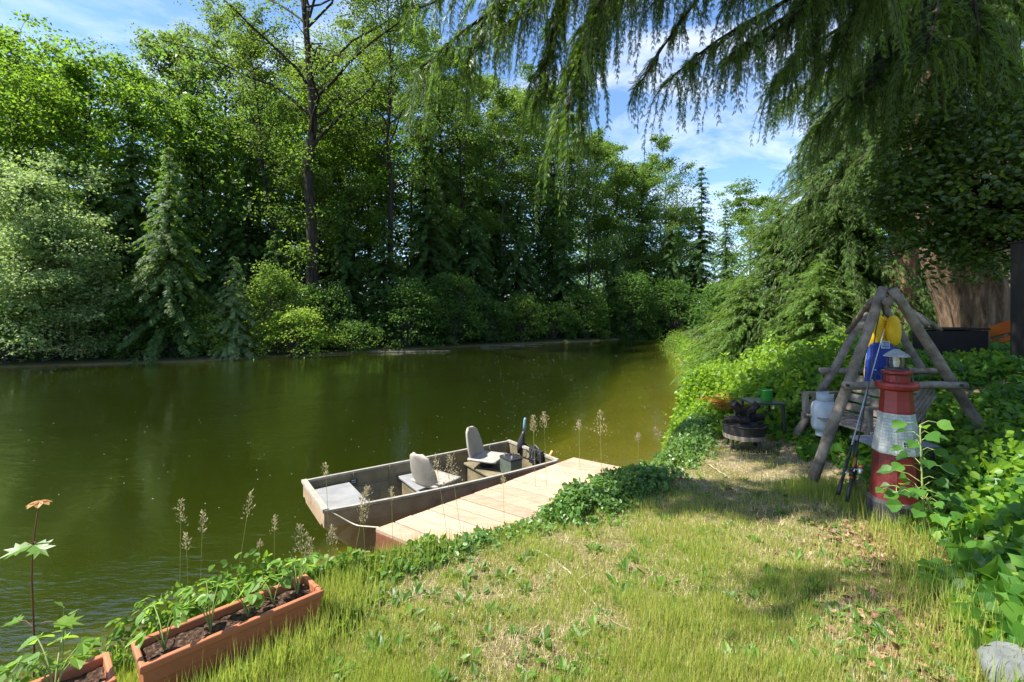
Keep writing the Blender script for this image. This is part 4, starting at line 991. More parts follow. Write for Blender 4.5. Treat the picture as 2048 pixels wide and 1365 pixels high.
# ------------------------------------------------------------------ flat-bottomed boat
U = nrm(np.array([.825, .566, 0])); W = np.array([U[1], -U[0], 0]); Zv = np.array([0, 0, 1.])
BC = np.array([-2.035, 4.94, 0])                        # middle of the bow
BL_ = 2.79
def bo(u, w_, z): return BC + U * u + W * w_ + Zv * z
def half(t): return .475 + .11 * math.sin(PI * min(1, t * .62)) ** .8 - .035 * t
boat = thing('jon_boat', 'small olive grey flat-bottomed aluminium boat moored alongside the plank dock', 'boat', bo(1.4, 0, 0))
nu = 22
def section(t, inner):
    hw = half(t); wb = hw * (.80 if not inner else .79)
    rk = max(0, 1 - t / .20)                                   # raked bow
    zb = -.10 + .42 * rk ** 1.6
    zt = .50 - .015 * math.sin(t * PI)
    if inner: zb = max(zb + .012, .03); hw -= .014; wb = min(wb, hw) - .012
    u = t * BL_
    return [(u, -hw, zt), (u, -hw * .93 - wb * .07, zt - .16), (u, -wb, zb + .04), (u, -wb + .05, zb), (u, 0, zb), (u, wb - .05, zb), (u, wb, zb + .04), (u, hw * .93 + wb * .07, zt - .16), (u, hw, zt)]
def skin(inner):
    return np.array([[bo(*q) for q in section(t, inner)] for t in np.linspace(0, 1, nu)])
mb = MB(); V = skin(False); mb.grid(V)
for e in (0, -1): mb.add(V[e], [np.arange(9)[None]])
for t in np.linspace(.04, .97, 30):
    for k_ in (7, 8):
        mb.lathe([(.006, -.003), (.005, .003)], 6, bo(*section(t, False)[k_]) + W * .003 - Zv * (.02 if k_ == 8 else .0))
mb.build('hull', M['alu_out'], boat)
mb = MB(); V = skin(True); mb.grid(V)
V0 = V.copy()
for e, s in ((0, .014), (-1, -.014)):
    mb.add(V[e] + U * s, [np.arange(9)[None]])
# ribs on the inner sides
for t in (.2, .36, .55, .68, .88):
    for sg in (-1, 1):
        a = section(t, True); k = (0, 1, 2) if sg < 0 else (8, 7, 6)
        q = np.array([bo(*a[i]) for i in k]) - W * sg * .008
        mb.tube(q, .013, 5)
for sg, k_ in ((-1, 1), (1, 7)):
    q = np.array([bo(*section(t, True)[k_]) for t in np.linspace(.03, .97, 16)]) - W * sg * .006
    mb.tube(q, .009, 5)
mb.build('hull_lining', M['alu'], boat)
mb = MB()
for sg in (0, 8):
    q = np.array([bo(*section(t, False)[sg]) for t in np.linspace(0, 1, nu)])
    for a, b_ in zip(q[:-1], q[1:]):
        d = nrm(b_ - a); mb.box((a + b_) / 2 + Zv * .004, (np.linalg.norm(b_ - a) + .004, .034, .024), d, nrm(np.cross(Zv, d)))
h0, h1 = half(0), half(1)
mb.box(bo(0.01, 0, .512), (.055, 2 * h0 + .02, .030), U, W)
mb.box(bo(BL_ - .005, 0, .512), (.040, 2 * h1 + .02, .030), U, W)
mb.build('gunwale', M['rail'], boat)
def inw(u, z): # inner half width at height z
    hw = half(u / BL_) - .014; wb = half(u / BL_) * .79 - .012
    return wb + (hw - wb) * np.clip((z - .07) / .43, 0, 1) - .004
def benchbox(name, u0, u1, zt, mat, th=.03, skirt=True):
    mb = MB()
    w1 = inw((u0 + u1) / 2, zt)
    mb.box(bo((u0 + u1) / 2, 0, zt - th / 2), (u1 - u0, 2 * w1, th), U, W)
    ob = mb.build(name, mat, boat, bevel=.008)
    if skirt:
        mb = MB(); w2 = inw((u0 + u1) / 2, .1)
        mb.box(bo((u0 + u1) / 2, 0, (zt - th + .035) / 2), (u1 - u0 - .05, 2 * w2, zt - th - .035), U, W)
        mb.build('bench_box', M['alu'], ob)
    return ob
benchbox('bow_deck', .05, .50, .405, M['deckgrey'], skirt=False)
b_mid = benchbox('bench', 1.10, 1.42, .35, M['deckgrey'])
b_rear = benchbox('bench', 2.02, 2.46, .35, M['alu'])
def swivel_seat(u, w_, zb, f, recline, fold):
    """f: horizontal direction the sitter faces"""
    f = nrm(np.array(f)); s = np.cross(Zv, f)
    c = bo(u, w_, zb)
    root = thing('swivel_seat', None, None, c); root.parent = boat; root.location = c - np.array(boat.location)
    MB().lathe([(.09, 0), (.09, .012), (.045, .016), (.045, .05), (.10, .054), (.10, .065)], 16, c).build('swivel_base', M['black'], root, smooth=False)
    # pan: a shallow tray with raised rim
    n = 9
    Vt = np.zeros((n, n, 3)); 
    for i, a in enumerate(np.linspace(-1, 1, n)):
        for j, b_ in enumerate(np.linspace(-1, 1, n)):
            z = .075 + .035 * max(abs(a), abs(b_)) ** 4 + (.02 * (1 - (b_ + 1) / 2)) * 0
            Vt[i, j] = c + s * a * .205 + f * (b_ * .20 + .02) + Zv * z
    mb = MB(); mb.grid(Vt)
    o1 = mb.build('seat_pan', M['seat'], root, smooth=True)
    so_ = o1.modifiers.new('thick', 'SOLIDIFY'); so_.thickness = .03; so_.offset = 1
    # back: rounded shell, narrower towards the top
    up = nrm(Zv * math.cos(recline) - f * math.sin(recline))
    nb = np.cross(up, s)
    Vb = np.zeros((11, 9, 3))
    for i, h in enumerate(np.linspace(0, 1, 11)):
        wd = .195 * (1 - .30 * max(0, h - .45) / .55) * (1 - .55 * max(0, (h - .86) / .14) ** 2)
        for j, a in enumerate(np.linspace(-1, 1, 9)):
            Vb[i, j] = c + Zv * .095 - f * .17 + up * h * .40 + s * a * wd + f * (.045 * a * a)
    mb = MB(); mb.grid(Vb)
    o2 = mb.build('backrest', M['seat'], root, smooth=True)
    so_ = o2.modifiers.new('thick', 'SOLIDIFY'); so_.thickness = .03; so_.offset = 0
    bv = o2.modifiers.new('bev', 'BEVEL'); bv.width = .008; bv.segments = 2
    return root
swivel_seat(1.27, .20, .35, (.60, .80, 0), .30, 0)
swivel_seat(2.20, -.20, .35, U * .55 + W * .85, .26, 0)
mb = MB(); q = bo(.55, -inw(.55, .40) + .006, .40); mb.box(q, (.085, .006, .06), U, W)
pl = mb.build('registration_plate', M['black'], boat)
mb = MB(); 
for dz in (.012, -.012): mb.box(q + W * .0045 + Zv * dz, (.05, .003, .010), U, W)
mb.build('plate_mark', M['brand'], pl)
# battery
bat = thing('battery', 'black and grey lead battery standing on the rear bench of the boat', 'battery', bo(2.30, .22, .352))
mb = MB(); mb.box(bo(2.30, .22, .352 + .09), (.17, .25, .18), U, W); mb.build('case', M['battery'], bat, bevel=.006)
mb = MB(); mb.box(bo(2.30, .22, .352 + .195), (.178, .258, .03), U, W); mb.build('lid', M['black'], bat, bevel=.005)
for k in (-1, 1):
    mb = MB(); mb.lathe([(.014, 0), (.012, .03)], 8, bo(2.26, .22 + k * .08, .562)); mb.build('terminal', M['silver'], bat)
for k in range(3):
    mb = MB(); mb.lathe([(.018, 0), (.018, .012), (.008, .016)], 8, bo(2.33, .22 + (k - 1) * .06, .562)); mb.build('cap', M['black'], bat)
# little outboard tipped up on the transom
e0 = P(1046, 898, 6.70)
mot = thing('boat_motor', 'small dark electric motor tipped up on the stern with its grey-blue end in the air', 'boat motor', bo(BL_, 0, .50))
def slab(mb, pts, ws, ths, wdir):
    """lofted flat body along pts, half width ws along wdir, half thickness ths"""
    pts = np.array(pts); T = nrm(np.gradient(pts, axis=0)); wd = nrm(wdir - (T @ wdir)[:, None] * T); nn = np.cross(T, wd)
    a = np.linspace(0, 2 * PI, 13)[:-1]
    for_ = [(np.cos(a) * w_)[:, None] * wd[i] + (np.sin(a) * t_)[:, None] * nn[i] + pts[i] for i, (w_, t_) in enumerate(zip(ws, ths))]
    V = np.array(for_).reshape(-1, 3); m, n = len(pts), 12
    i = np.arange(m - 1)[:, None] * n; j = np.arange(n)[None]; j2 = (j + 1) % n
    mb.add(V, [np.stack([i + j, i + j2, i + n + j2, i + n + j], -1).reshape(-1, 4), np.arange(n)[None, ::-1], (np.arange(n) + (m - 1) * n)[None]])
ux = np.array([1, 0, 0.])
mb = MB(); slab(mb, [P(1042, 906, 6.7), P(1042, 893, 6.7), P(1043, 882, 6.7), P(1046, 869, 6.7), P(1048, 862, 6.7)], [.050, .056, .050, .026, .015], [.04, .045, .04, .022, .014], ux); mb.build('motor_head', M['black'], mot, smooth=True)
mb = MB(); slab(mb, [P(1048, 864, 6.7), P(1049, 850, 6.7), P(1050, 840, 6.7), P(1050.5, 836, 6.7)], [.018, .019, .021, .012], [.016, .016, .018, .01], ux); mb.build('shaft', M['bluegrey'], mot, smooth=True)
mb = MB(); mb.tube([P(1050, 888, 6.7), P(1070, 898, 6.65), P(1097, 913, 6.55)], .013, 8); mb.build('tiller_arm', M['iron'], mot)
mb = MB(); mb.tube([P(1096, 921, 6.5), P(1101, 911, 6.5), P(1105, 902, 6.5)], [.024, .022, .018], 10); mb.build('tiller_grip', M['amber'], mot, smooth=True)
mb = MB(); mb.box(bo(BL_ - .03, .10, .46), (.07, .16, .20), U, W); mb.tube([bo(BL_ - .03, .05, .54), bo(BL_ - .02, .12, .60), bo(BL_ - .02, .20, .56)], .018, 7); mb.box(bo(BL_ - .05, .25, .50), (.05, .10, .14), U, W); mb.build('clamp_bracket', M['iron'], mot, bevel=.006)
rng = np.random.default_rng(77)
for k in range(4):
    q = [bo(BL_ - .06 - .04 * rng.uniform(), .05 + .09 * k, .50), bo(BL_ - .12, .06 + .08 * k + rng.normal(0, .05), .56 + rng.uniform(0, .05)), bo(BL_ - .16, .10 + .06 * k, .45), bo(2.40, .22 + rng.normal(0, .06), .56)]
    mb = MB(); mb.tube(resample(np.array(q), 14), .007, 6); mb.build('cable', M['black'], mot, smooth=True)
# mooring line from the bow to the dock corner
ln_ = surf('pale_rope', [(.3, .27, .2), (.5, .46, .36)], 30, bump=.2)
q = resample(np.array([bo(.03, .47, .51), bo(.25, .62, .36), np.array([-1.16, 4.22, .50])]), 14)
mb = MB(); mb.tube(q, .006, 6); tag(mb.build('mooring_rope', ln_, smooth=True), 'thin pale rope tying the boat bow to the dock corner', 'rope')

# ------------------------------------------------------------------ plank dock
nt_ = M['plank'].node_tree; pb_ = [n for n in nt_.nodes if n.type == 'BSDF_PRINCIPLED'][0]
lk_ = pb_.inputs['Base Color'].links[0]; src_ = lk_.from_socket
g_ = N(nt_, 'ShaderNodeNewGeometry'); rr_ = ramp(nt_, g_.outputs['Random Per Island'], [(0, (.74, .70, .66)), (.5, (.92, .88, .84)), (1, (1.08, 1.04, 1.0))])
nt_.links.new(mixc(nt_, 1.0, src_, rr_.outputs[0], 'MULTIPLY'), pb_.inputs['Base Color'])
DA, DD = np.array([-1.19, 4.20, 0]), np.array([.80, 6.23, 0])
DE = nrm(DD - DA); DB = nrm(np.array([.81, -.586, 0])); DL = np.linalg.norm(DD - DA)
dock = thing('dock', 'narrow new plank dock of pale pinkish boards between the boat and the lawn', 'dock', DA + DE * 1.4 + DB * .4)
mb = MB(); nb = 15; rng = np.random.default_rng(5)
step = DL / nb
perp = np.array([-DB[1], DB[0], 0]); perp = perp if perp @ DE > 0 else -perp
for k in range(nb):
    a = DA + DE * step * k; wd = (step * (DE @ perp)) - .007
    c = a + DB * .46 + perp * (wd / 2 + .003) + Zv * (.50 - .018 + rng.normal(0, .0015))
    c = c + DE * 0 + DB * rng.normal(0, .006)
    q_ = [DA + DE * (step * k + e_) + DB * (t_ + rng.normal(0, .004)) for e_, t_ in ((.0065, 0), (.0065, .92), (step - .0065, .92), (step - .0065, 0))]
    zt_ = .50 + rng.normal(0, .0015)
    mb.add(np.array([p_ + Zv * (zt_ - .036) for p_ in q_] + [p_ + Zv * zt_ for p_ in q_]), [[(3, 2, 1, 0), (4, 5, 6, 7), (0, 1, 5, 4), (1, 2, 6, 5), (2, 3, 7, 6), (3, 0, 4, 7)]])
mb.build('deck', M['plank'], dock, bevel=.004)
o_ = dock.children[0]
mb = MB()
for s in (.05, .80):
    mb.box(DA + DE * DL / 2 + DB * s + Zv * .385, (DL - .04, .045, .16), DE, nrm(np.cross(Zv, DE)))
mb.build('joist', M['joist'], dock)
mb = MB(); mb.box(DA + DB * .46 + perp * .016 + Zv * .385, (.90, .028, .15), DB, perp); mb.build('end_board', M['joist'], dock)
for s, t in ((.12, .06), (2.6, .06), (1.3, .06), (.12, .78)):
    mb = MB(); c = DA + DE * s + DB * (t + .05); mb.box(c + Zv * -.05, (.09, .09, .70), DB, perp); mb.build('pile', M['joist'], dock)

# ------------------------------------------------------------------ planter boxes
def planter(label, c, L, wd, z0, z1):
    e = nrm(np.array([.70, .714, 0])); n = np.array([e[1], -e[0], 0])
    o = thing('planter_box', label, 'planter', (c[0], c[1], z0), 'terracotta planter boxes')
    c0 = np.array([c[0], c[1], 0])
    def ring(l, w_, z, r=.015):
        pts = []
        for sx_, sy_ in ((1, 1), (-1, 1), (-1, -1), (1, -1)):
            pts.append(c0 + e * sx_ * l + n * sy_ * w_ + Zv * z)
        return pts
    def shell(rings, name, mat, bev, cap0=False):
        V = np.array(rings).reshape(-1, 3); m = len(rings)
        i = np.arange(m - 1)[:, None] * 4; j = np.arange(4)[None]; j2 = (j + 1) % 4
        mb = MB(); fs = [np.stack([i + j, i + j2, i + 4 + j2, i + 4 + j], -1).reshape(-1, 4)]
        if cap0: fs.append(np.array([[3, 2, 1, 0]]))
        mb.add(V, fs); return mb.build(name, mat, o, bevel=bev)
    l, w_ = L / 2, wd / 2
    h = z1 - z0
    shell([ring(l * .93, w_ * .74, z0), ring(l * .955, w_ * .84, z0 + h * .52), ring(l * .965, w_ * .86, z0 + h * .54), ring(l * .97, w_ * .89, z1 - .03), ring(l * .94, w_ * .78, z1 - .03), ring(l * .92, w_ * .70, z0 + .02)], 'box', M['terra'], .006, True)
    shell([ring(l * .965, w_ * .88, z1 - .034), ring(l, w_, z1 - .032), ring(l * 1.005, w_ * 1.015, z1 - .012), ring(l, w_, z1), ring(l * .955, w_ * .80, z1), ring(l * .945, w_ * .775, z1 - .006), ring(l * .94, w_ * .77, z1 - .04)], 'rim', M['terra'], .004)
    rng = np.random.default_rng(int(abs(c[0]) * 100))
    a = np.linspace(-1, 1, 40); b_ = np.linspace(-1, 1, 12)
    A, B_ = np.meshgrid(a, b_, indexing='ij')
    Zs = z1 - .035 + .012 * (noise2(A * 3, B_ * 2, 2.0, 4) - .5) + rng.normal(0, .003, A.shape)
    V = c0 + e * (A * l * .95)[..., None] + n * (B_ * w_ * .78)[..., None] + Zv * Zs[..., None]
    mb = MB(); mb.grid(V); mb.build('soil', M['potsoil'], o)
    return o, c0, e, n
p1 = ((-1.45 - .95 - 1.61 - 1.09) / 4, (1.93 + 2.44 + 2.05 + 2.50) / 4)
zg = 1.0 - .20
_, pc1, pe, pn = planter('long terracotta planter box on the bank, fully in view with strawberry plants', p1, .735, .215, zg, 1.0)
p2 = (p1[0] - pe[0] * .815 + .01, p1[1] - pe[1] * .815)
_, pc2, pe, pn = planter('terracotta planter box cut off by the bottom left edge of the photo', p2, .735, .215, zg, 1.0)
LM['straw_b'] = leafmat('strawberry_leaf', [(.08, .18, .028), (.13, .25, .040), (.19, .33, .07)], (.50, .76, .06), .48, .45, .35, .3, 6)
STM = surf('green_stalk', [(.14, .20, .05), (.24, .28, .08)], 9, bump=0)
STR = surf('red_stalk', [(.10, .028, .02), (.17, .05, .03)], 9, bump=0)
def stalk_plant(name, label, cat, base, leaves, tm, mat, stem, group=None, r=.0022, trif=False, seed=0, stemname='stalk', leafname='foliage'):
    """leaves: list of (tip offset xyz, blade size); every leaf sits on its own arched stalk"""
    rng = np.random.default_rng(seed)
    o = thing(name, label, cat, base, group)
    mb = MB(); pos = []; ax = []; no = []; sc = []
    for (dx, dy, dz), s in leaves:
        tip = np.array(base) + (dx, dy, dz)
        mid = np.array(base) + (dx * .35, dy * .35, dz * .72)
        q = resample(np.array([base, mid, tip]), 7); mb.tube(q, r * np.linspace(1.2, .8, 7), 5, cap=False)
        out_ = nrm(np.array([dx, dy, 0.0]) + rng.normal(0, .02, 3))
        side = np.cross(out_, Zv)
        nr = nrm(Zv + out_ * .35 + rng.normal(0, .22, 3))
        if trif:
            for a in (-1, 0, 1):
                pos.append(tip); ax.append(out_ * math.cos(a * 1.15) + side * math.sin(a * 1.15) - Zv * .28); no.append(nr + side * a * .25); sc.append(s * (1 if a == 0 else .9))
        else:
            pos.append(tip - out_ * .15 * s); ax.append(out_ - Zv * .35); no.append(nr); sc.append(s)
    mb.build(stemname, stem, o, smooth=True)
    V, fs = scatter(tm[0], tm[1], np.array(pos), frames(np.array(ax), np.array(no)), np.array(sc))
    mk(leafname, V, fs, mat, o)
    return o
rng = np.random.default_rng(21)
SP = 'strawberry plants in the planter boxes'
for s, side, nleaf, hh, lab in [(-.27, .0, 6, .17, 'tall strawberry plant with big folded leaves at the near end of the full planter'),
                                (-.10, .0, 6, .19, 'tallest strawberry plant, second from the near end of the full planter'),
                                (.05, .01, 6, .17, 'leafy strawberry plant in the middle of the full planter'),
                                (.17, -.01, 5, .10, 'low strawberry plant beyond the middle of the full planter'),
                                (.28, .0, 6, .20, 'strawberry plant with sunlit leaves at the far end of the full planter')]:
    b0 = pc1 + pe * s + pn * side + Zv * .965
    lv = []
    for k in range(nleaf):
        az = k * 2.4 + rng.normal(0, .4); rr = rng.uniform(.04, .12)
        lv.append(((math.cos(az) * rr - .035, math.sin(az) * rr + .02, hh * rng.uniform(.55, 1.05)), rng.uniform(.045, .070)))
    stalk_plant('strawberry_plant', lab, 'strawberry plant', b0, lv, STRAW, LM['straw_b'], STM, SP, .0024, True, int(abs(s) * 100))
for s, hh, lab in [(.20, .20, 'large strawberry plant in the cut-off planter, its pale stalks splayed'), (-.05, .22, 'strawberry plant at the bottom left corner with upright leaves')]:
    b0 = pc2 + pe * s + Zv * .965
    lv = [((math.cos(k * 2.2) * rng.uniform(.04, .11) - .03, math.sin(k * 2.2) * rng.uniform(.04, .11) + .03, hh * rng.uniform(.6, 1.05)), rng.uniform(.05, .075)) for k in range(6)]
    stalk_plant('strawberry_plant', lab, 'strawberry plant', b0, lv, STRAW, LM['straw_b'], STM, SP, .003, True, int(abs(s) * 100) + 7)
# maple sapling at the left edge
LM['sap'] = leafmat('sapling_leaf', [(.06, .15, .015), (.10, .22, .02), (.17, .30, .035)], (.45, .68, .04), .5, .4, .4, .2, 6)
LM['sapred'] = leafmat('young_red_leaf', [(.34, .17, .06), (.48, .27, .10)], (.6, .35, .12), .4, .4, .4)
b0 = P(58, 1330, 2.25); b0[2] = float(H(b0[0], b0[1]))
top = P(78, 1003, 2.18)
sap = thing('maple_sapling', 'thin red-stemmed maple sapling with pairs of lobed leaves at the left edge', 'sapling', b0)
sp_ = resample(np.array([b0, P(70, 1240, 2.22), P(58, 1140, 2.2), top]), 16)
mb = MB(); mb.tube(sp_, np.linspace(.006, .0025, 16), 7); pos = []; ax = []; no = []; sc = []; rng = np.random.default_rng(3)
for k, (py, sz) in enumerate([(1040, .12), (1110, .12), (1160, .12), (1185, .13), (1215, .14), (1245, .15), (1275, .15), (1300, .14), (1320, .13)]):
    u = np.interp(py, [1003, 1330], [1, 0]); p0 = interp(sp_, u)[0]
    for sg in (-1, 1):
        d = nrm(np.array([sg * 1.0, -.25 + .5 * (k % 2), .22]) + rng.normal(0, .15, 3)); tip = p0 + d * sz * (.75 if k else .15) * (1 + .25 * (k > 3))
        mb.tube(np.stack([p0, (p0 + tip) / 2 + Zv * .012, tip]), .0018, 5, cap=False)
        pos.append(tip - d * sz * .1); ax.append(d * np.array([1, 1, 0]) + Zv * -.22); no.append(Zv + rng.normal(0, .25, 3) + np.array([0, -.35, 0])); sc.append(sz * rng.uniform(.85, 1.1))
for k in range(14):
    p0 = interp(sp_, rng.uniform(.02, .30))[0]; az = rng.uniform(0, 2 * PI); d = np.array([math.cos(az), math.sin(az), .12]); L = rng.uniform(.06, .20); tip = p0 + d * L
    mb.tube(np.stack([p0, (p0 + tip) / 2 + Zv * .02, tip]), .0018, 5, cap=False)
    pos.append(tip); ax.append(d * np.array([1, 1, 0]) - Zv * .25); no.append(Zv + rng.normal(0, .3, 3) - np.array([0, .3, 0])); sc.append(rng.uniform(.09, .14))
mb.build('stem', STR, sap, smooth=True)
V, fs = scatter(MAPLE[0], MAPLE[1], np.array(pos), frames(np.array(ax), np.array(no)), np.array(sc)); mk('foliage', V, fs, LM['sap'], sap)
az = np.arange(7) / 7 * 2 * PI
ax = np.stack([np.cos(az), np.sin(az), -.35 + 0 * az], -1)
V, fs = scatter(OVAL[0], OVAL[1], np.repeat(sp_[-1][None], 7, 0), frames(ax, np.repeat(Zv[None], 7, 0)), np.full(7, .05)); mk('blossom', V, fs, LM['sapred'], sap)
b0 = P(105, 1330, 2.3); b0[2] = float(H(b0[0], b0[1]))
o = thing('weed_plant', 'upright narrow-leaved weed between the maple sapling and the cut-off planter', 'weed', b0)
tp_ = P(128, 1215, 2.3); q = resample(np.array([b0, (b0 + tp_) / 2 + (.01, 0, 0), tp_]), 12); mb = MB(); mb.tube(q, .0025, 5); mb.build('stalk', STM, o)
pos = interp(q, np.linspace(.25, 1, 18)); az = np.arange(18) * 2.4; ax = np.stack([np.cos(az), np.sin(az), .55 + 0 * az], -1)
V, fs = scatter(LEAFQ[0] * np.array([.45, 1, 1]), LEAFQ[1], pos, frames(ax, np.repeat(Zv[None], 18, 0)), np.linspace(.09, .06, 18)); mk('foliage', V, fs, LM['weed'], o)

# ------------------------------------------------------------------ tall grass stalks with seed heads
LM['seed'] = leafmat('grass_seed_head', [(.26, .20, .11), (.42, .34, .20), (.55, .48, .30)], (.5, .42, .24), .35, .5, .3)
STG = surf('grass_stalk', [(.16, .19, .05), (.30, .30, .10)], 9, bump=0)
def stalk(label, fx, fy, d, tx, ty, hl=.15, bend=.02, seed=0, spread=.03, dt=0.0, hv=70):
    rng = np.random.default_rng(seed)
    b0 = P(fx, fy, d); b0[2] = max(float(H(b0[0], b0[1])), -.2)
    tip = P(tx, ty, d + dt)
    o = thing('grass_stalk', label, 'grass stalk', b0, 'tall grass stalks along the bank')
    L = np.linalg.norm(tip - b0)
    q = resample(np.array([b0, (b0 * .55 + tip * .45) + (-bend * np.sign(tx - fx + .1), 0, .03), tip]), 14)
    mb = MB(); mb.tube(q, np.linspace(.0017, .0009, 14) * (.6 + d * .22), 5)
    az = rng.uniform(0, 6.3)
    e = interp(q, .25)[0]
    mb.build('stem', STG, o, smooth=True)
    n = hv; u = 1 - rng.uniform(0, 1, n) * min(.6, hl / L)
    p0 = interp(q, u)
    w_ = spread * (1 - (u - u.min()) / max(1e-6, 1 - u.min())) ** .7 + .004
    off = rng.normal(0, .6, (n, 3)) * w_[:, None] * np.array([1, 1, .5])
    T = nrm(tip - interp(q, .8)[0])
    ax = T + nrm(off + 1e-6) * .7 + rng.normal(0, .2, (n, 3))
    V, fs = scatter(LEAFQ[0] * np.array([.5, 1, 1]), LEAFQ[1], p0 + off, frames(ax, rng.normal(0, 1, (n, 3))), rng.uniform(.010, .020, n) * (.55 + d * .18))
    mk('seed_head', V, fs, LM['seed'], o)
STALKS = [
    ('slender seeded grass stalk, left one of the pair of upright stalks behind the full planter', 362, 1190, 2.75, 362, 1000, .14, .01, .022),
    ('slender seeded grass stalk, right one of the pair of upright stalks behind the full planter', 395, 1200, 2.70, 406, 1022, .12, .01, .020),
    ('short drooping grass stalk just below the upright pair', 385, 1200, 2.7, 372, 1066, .10, .01, .018),
    ('long grass stalk leaning right in front of open water, left of the boat bow', 440, 1170, 2.75, 502, 982, .16, .03, .025),
    ('lone thin stalk with a small head left of the boat bow', 548, 1150, 2.9, 549, 1030, .10, .0, .014),
    ('bare forked straw-coloured stalk behind the full planter', 512, 1190, 2.6, 520, 1085, .03, .01, .006),
    ('bushy yellowish seed head below the boat bow, leftmost of the bow clump', 610, 1150, 3.1, 598, 1050, .20, .03, .055),
    ('drooping yellowish seed head second in the clump below the boat bow', 640, 1150, 3.15, 618, 1078, .17, .04, .05),
    ('upright yellowish seed head below the boat bow near the hull corner', 668, 1140, 3.2, 664, 1052, .16, .0, .035),
    ('dock-leaved seed stalk in front of the hull between bow and dock corner', 738, 1110, 3.4, 724, 990, .20, .0, .03),
    ('very long thin stalk crossing the boat bow with its head over the hull', 665, 1120, 3.3, 651, 925, .10, .01, .016),
    ('arching stalk whose feathery head hangs over the bow deck', 690, 1100, 3.4, 735, 975, .14, .05, .04),
    ('thin dark stalk crossing the hull just left of the dock corner', 790, 1070, 3.6, 783, 975, .09, .0, .02),
    ('feathery branching stalk over the middle of the boat', 905, 1010, 4.1, 870, 910, .26, .03, .07),
    ('feathery stalk over the boat beside the front swivel seat', 935, 1005, 4.1, 900, 912, .20, .02, .06),
    ('fine stalk on the dock edge under the battery', 1012, 985, 4.3, 1006, 955, .05, .0, .012),
    ('tall stalk with an open head against the water, right of the motor', 1075, 935, 5.2, 1066, 832, .16, .0, .04),
    ('tall stalk with a nodding head, second right of the motor', 1090, 935, 5.2, 1088, 826, .16, .02, .045),
    ('tall feathery stalk standing on the far dock end against the water', 1206, 930, 5.6, 1200, 822, .30, .0, .085),
    ('thin stalk left of the tallest one on the far dock end', 1162, 925, 5.6, 1158, 842, .10, .0, .03),
    ('stalk with a brown head at the shore right of the dock', 1275, 925, 5.9, 1277, 868, .10, .0, .03),
    ('nodding stalk at the shore left of the fire pit', 1330, 905, 6.4, 1310, 858, .12, .03, .04)]
for k, (lab, fx, fy, d, tx, ty, hl, bend, sp) in enumerate(STALKS):
    stalk(lab, fx, fy, d, tx, ty, hl, bend, k, sp, hv=60 if sp < .03 else 130)
# ------------------------------------------------------------------ log swing frame
AP_F, AP_R = P(1776, 592, 4.72), P(1752, 596, 6.3)
def pole(mb, a, b, r0, r1, seed, n=9, sides=10):
    rng = np.random.default_rng(seed)
    t = np.linspace(0, 1, n)[:, None]
    q = a + (b - a) * t + np.vstack([np.zeros(3), rng.normal(0, .0028, (n - 2, 3)), np.zeros(3)])
    mb.tube(q, np.linspace(r0, r1, n) * rng.uniform(.985, 1.015, n), sides)
def foot(px, py, d):
    p = P(px, py, d); return p
frame = thing('swing_frame', 'weathered log A-frame swing stand at the edge of the ivy slope', 'swing frame', (AP_F + AP_R) / 2 * np.array([1, 1, 0]) + np.array([0, 0, .9]))
fl_, fr_ = P(1625, 962, 4.60), P(1985, 890, 4.80)
rl_, rr_ = P(1590, 876, 6.10), P(1905, 840, 6.55)
def ext(a, b, e): return b + nrm(b - a) * e
for a, b, r0, r1, sd in ((fl_, P(1764, 584, 4.74), .050, .044, 1), (fr_, P(1790, 586, 4.66), .049, .043, 2), (rl_, P(1742, 606, 6.28), .052, .045, 3), (rr_, P(1762, 604, 6.34), .052, .045, 4)):
    mb = MB(); pole(mb, a, ext(a, b, .04), r0, r1, sd); mb.build('leg', M['log'], frame, smooth=True)
mb = MB(); pole(mb, P(1777, 604, 4.55), P(1752, 606, 6.45), .045, .043, 5); mb.build('ridge_pole', M['log'], frame, smooth=True)
mb = MB(); pole(mb, P(1688, 771, 4.62), P(1932, 771, 4.62), .038, .036, 6); xb = mb.build('cross_beam', M['log'], frame, smooth=True)
for px in (1694, 1922):
    mb = MB(); c = P(px, 771, 4.57); mb.tube(np.stack([c, c + (0, -.02, 0)]), .014, 8); mb.build('bolt', M['iron'], xb)
mb = MB(); pole(mb, P(1640, 742, 6.2), P(1890, 742, 6.2), .042, .040, 7); mb.build('cross_beam', M['log'], frame, smooth=True)
for a, b, sd in (((1695, 665, 5.95), (1745, 600, 4.9), 8), ((1722, 655, 4.75), (1742, 618, 5.3), 9), ((1858, 652, 5.0), (1800, 606, 5.2), 10), ((1880, 660, 6.1), (1835, 630, 5.2), 11)):
    mb = MB(); pole(mb, P(*a), P(*b), .030, .030, sd); mb.build('brace', M['log'], frame, smooth=True)

# slatted porch swing parked under the frame
A0, A1 = P(1652, 800, 6.0), P(1802, 868, 5.0)
e = nrm((A1 - A0) * np.array([1, 1, 0])); n_ = np.array([e[1], -e[0], 0]); n_ = n_ if n_[1] < 0 else -n_
L = np.linalg.norm((A1 - A0)[:2]); ctr = (A0 + A1) / 2
sw = thing('porch_swing', 'weathered slatted wooden swing bench resting inside the log frame', 'swing bench', (ctr[0], ctr[1], 1.0))
zs = 1.16
c0 = np.array([ctr[0], ctr[1], 0])
mb = MB()
for k in range(5): mb.box(c0 + n_ * (.10 * k - .1) + Zv * (zs - .008 * k), (L, .085, .022), e, n_)
mb.build('seat', M['oldwood'], sw, bevel=.004)
mb = MB(); bu = nrm(Zv - n_ * .28)
for k in range(4): mb.box(c0 - n_ * .16 + bu * (.07 + .115 * k) + Zv * zs, (L, .022, .09), e, np.cross(bu, e), bu)
mb.build('backrest', M['oldwood'], sw, bevel=.004)
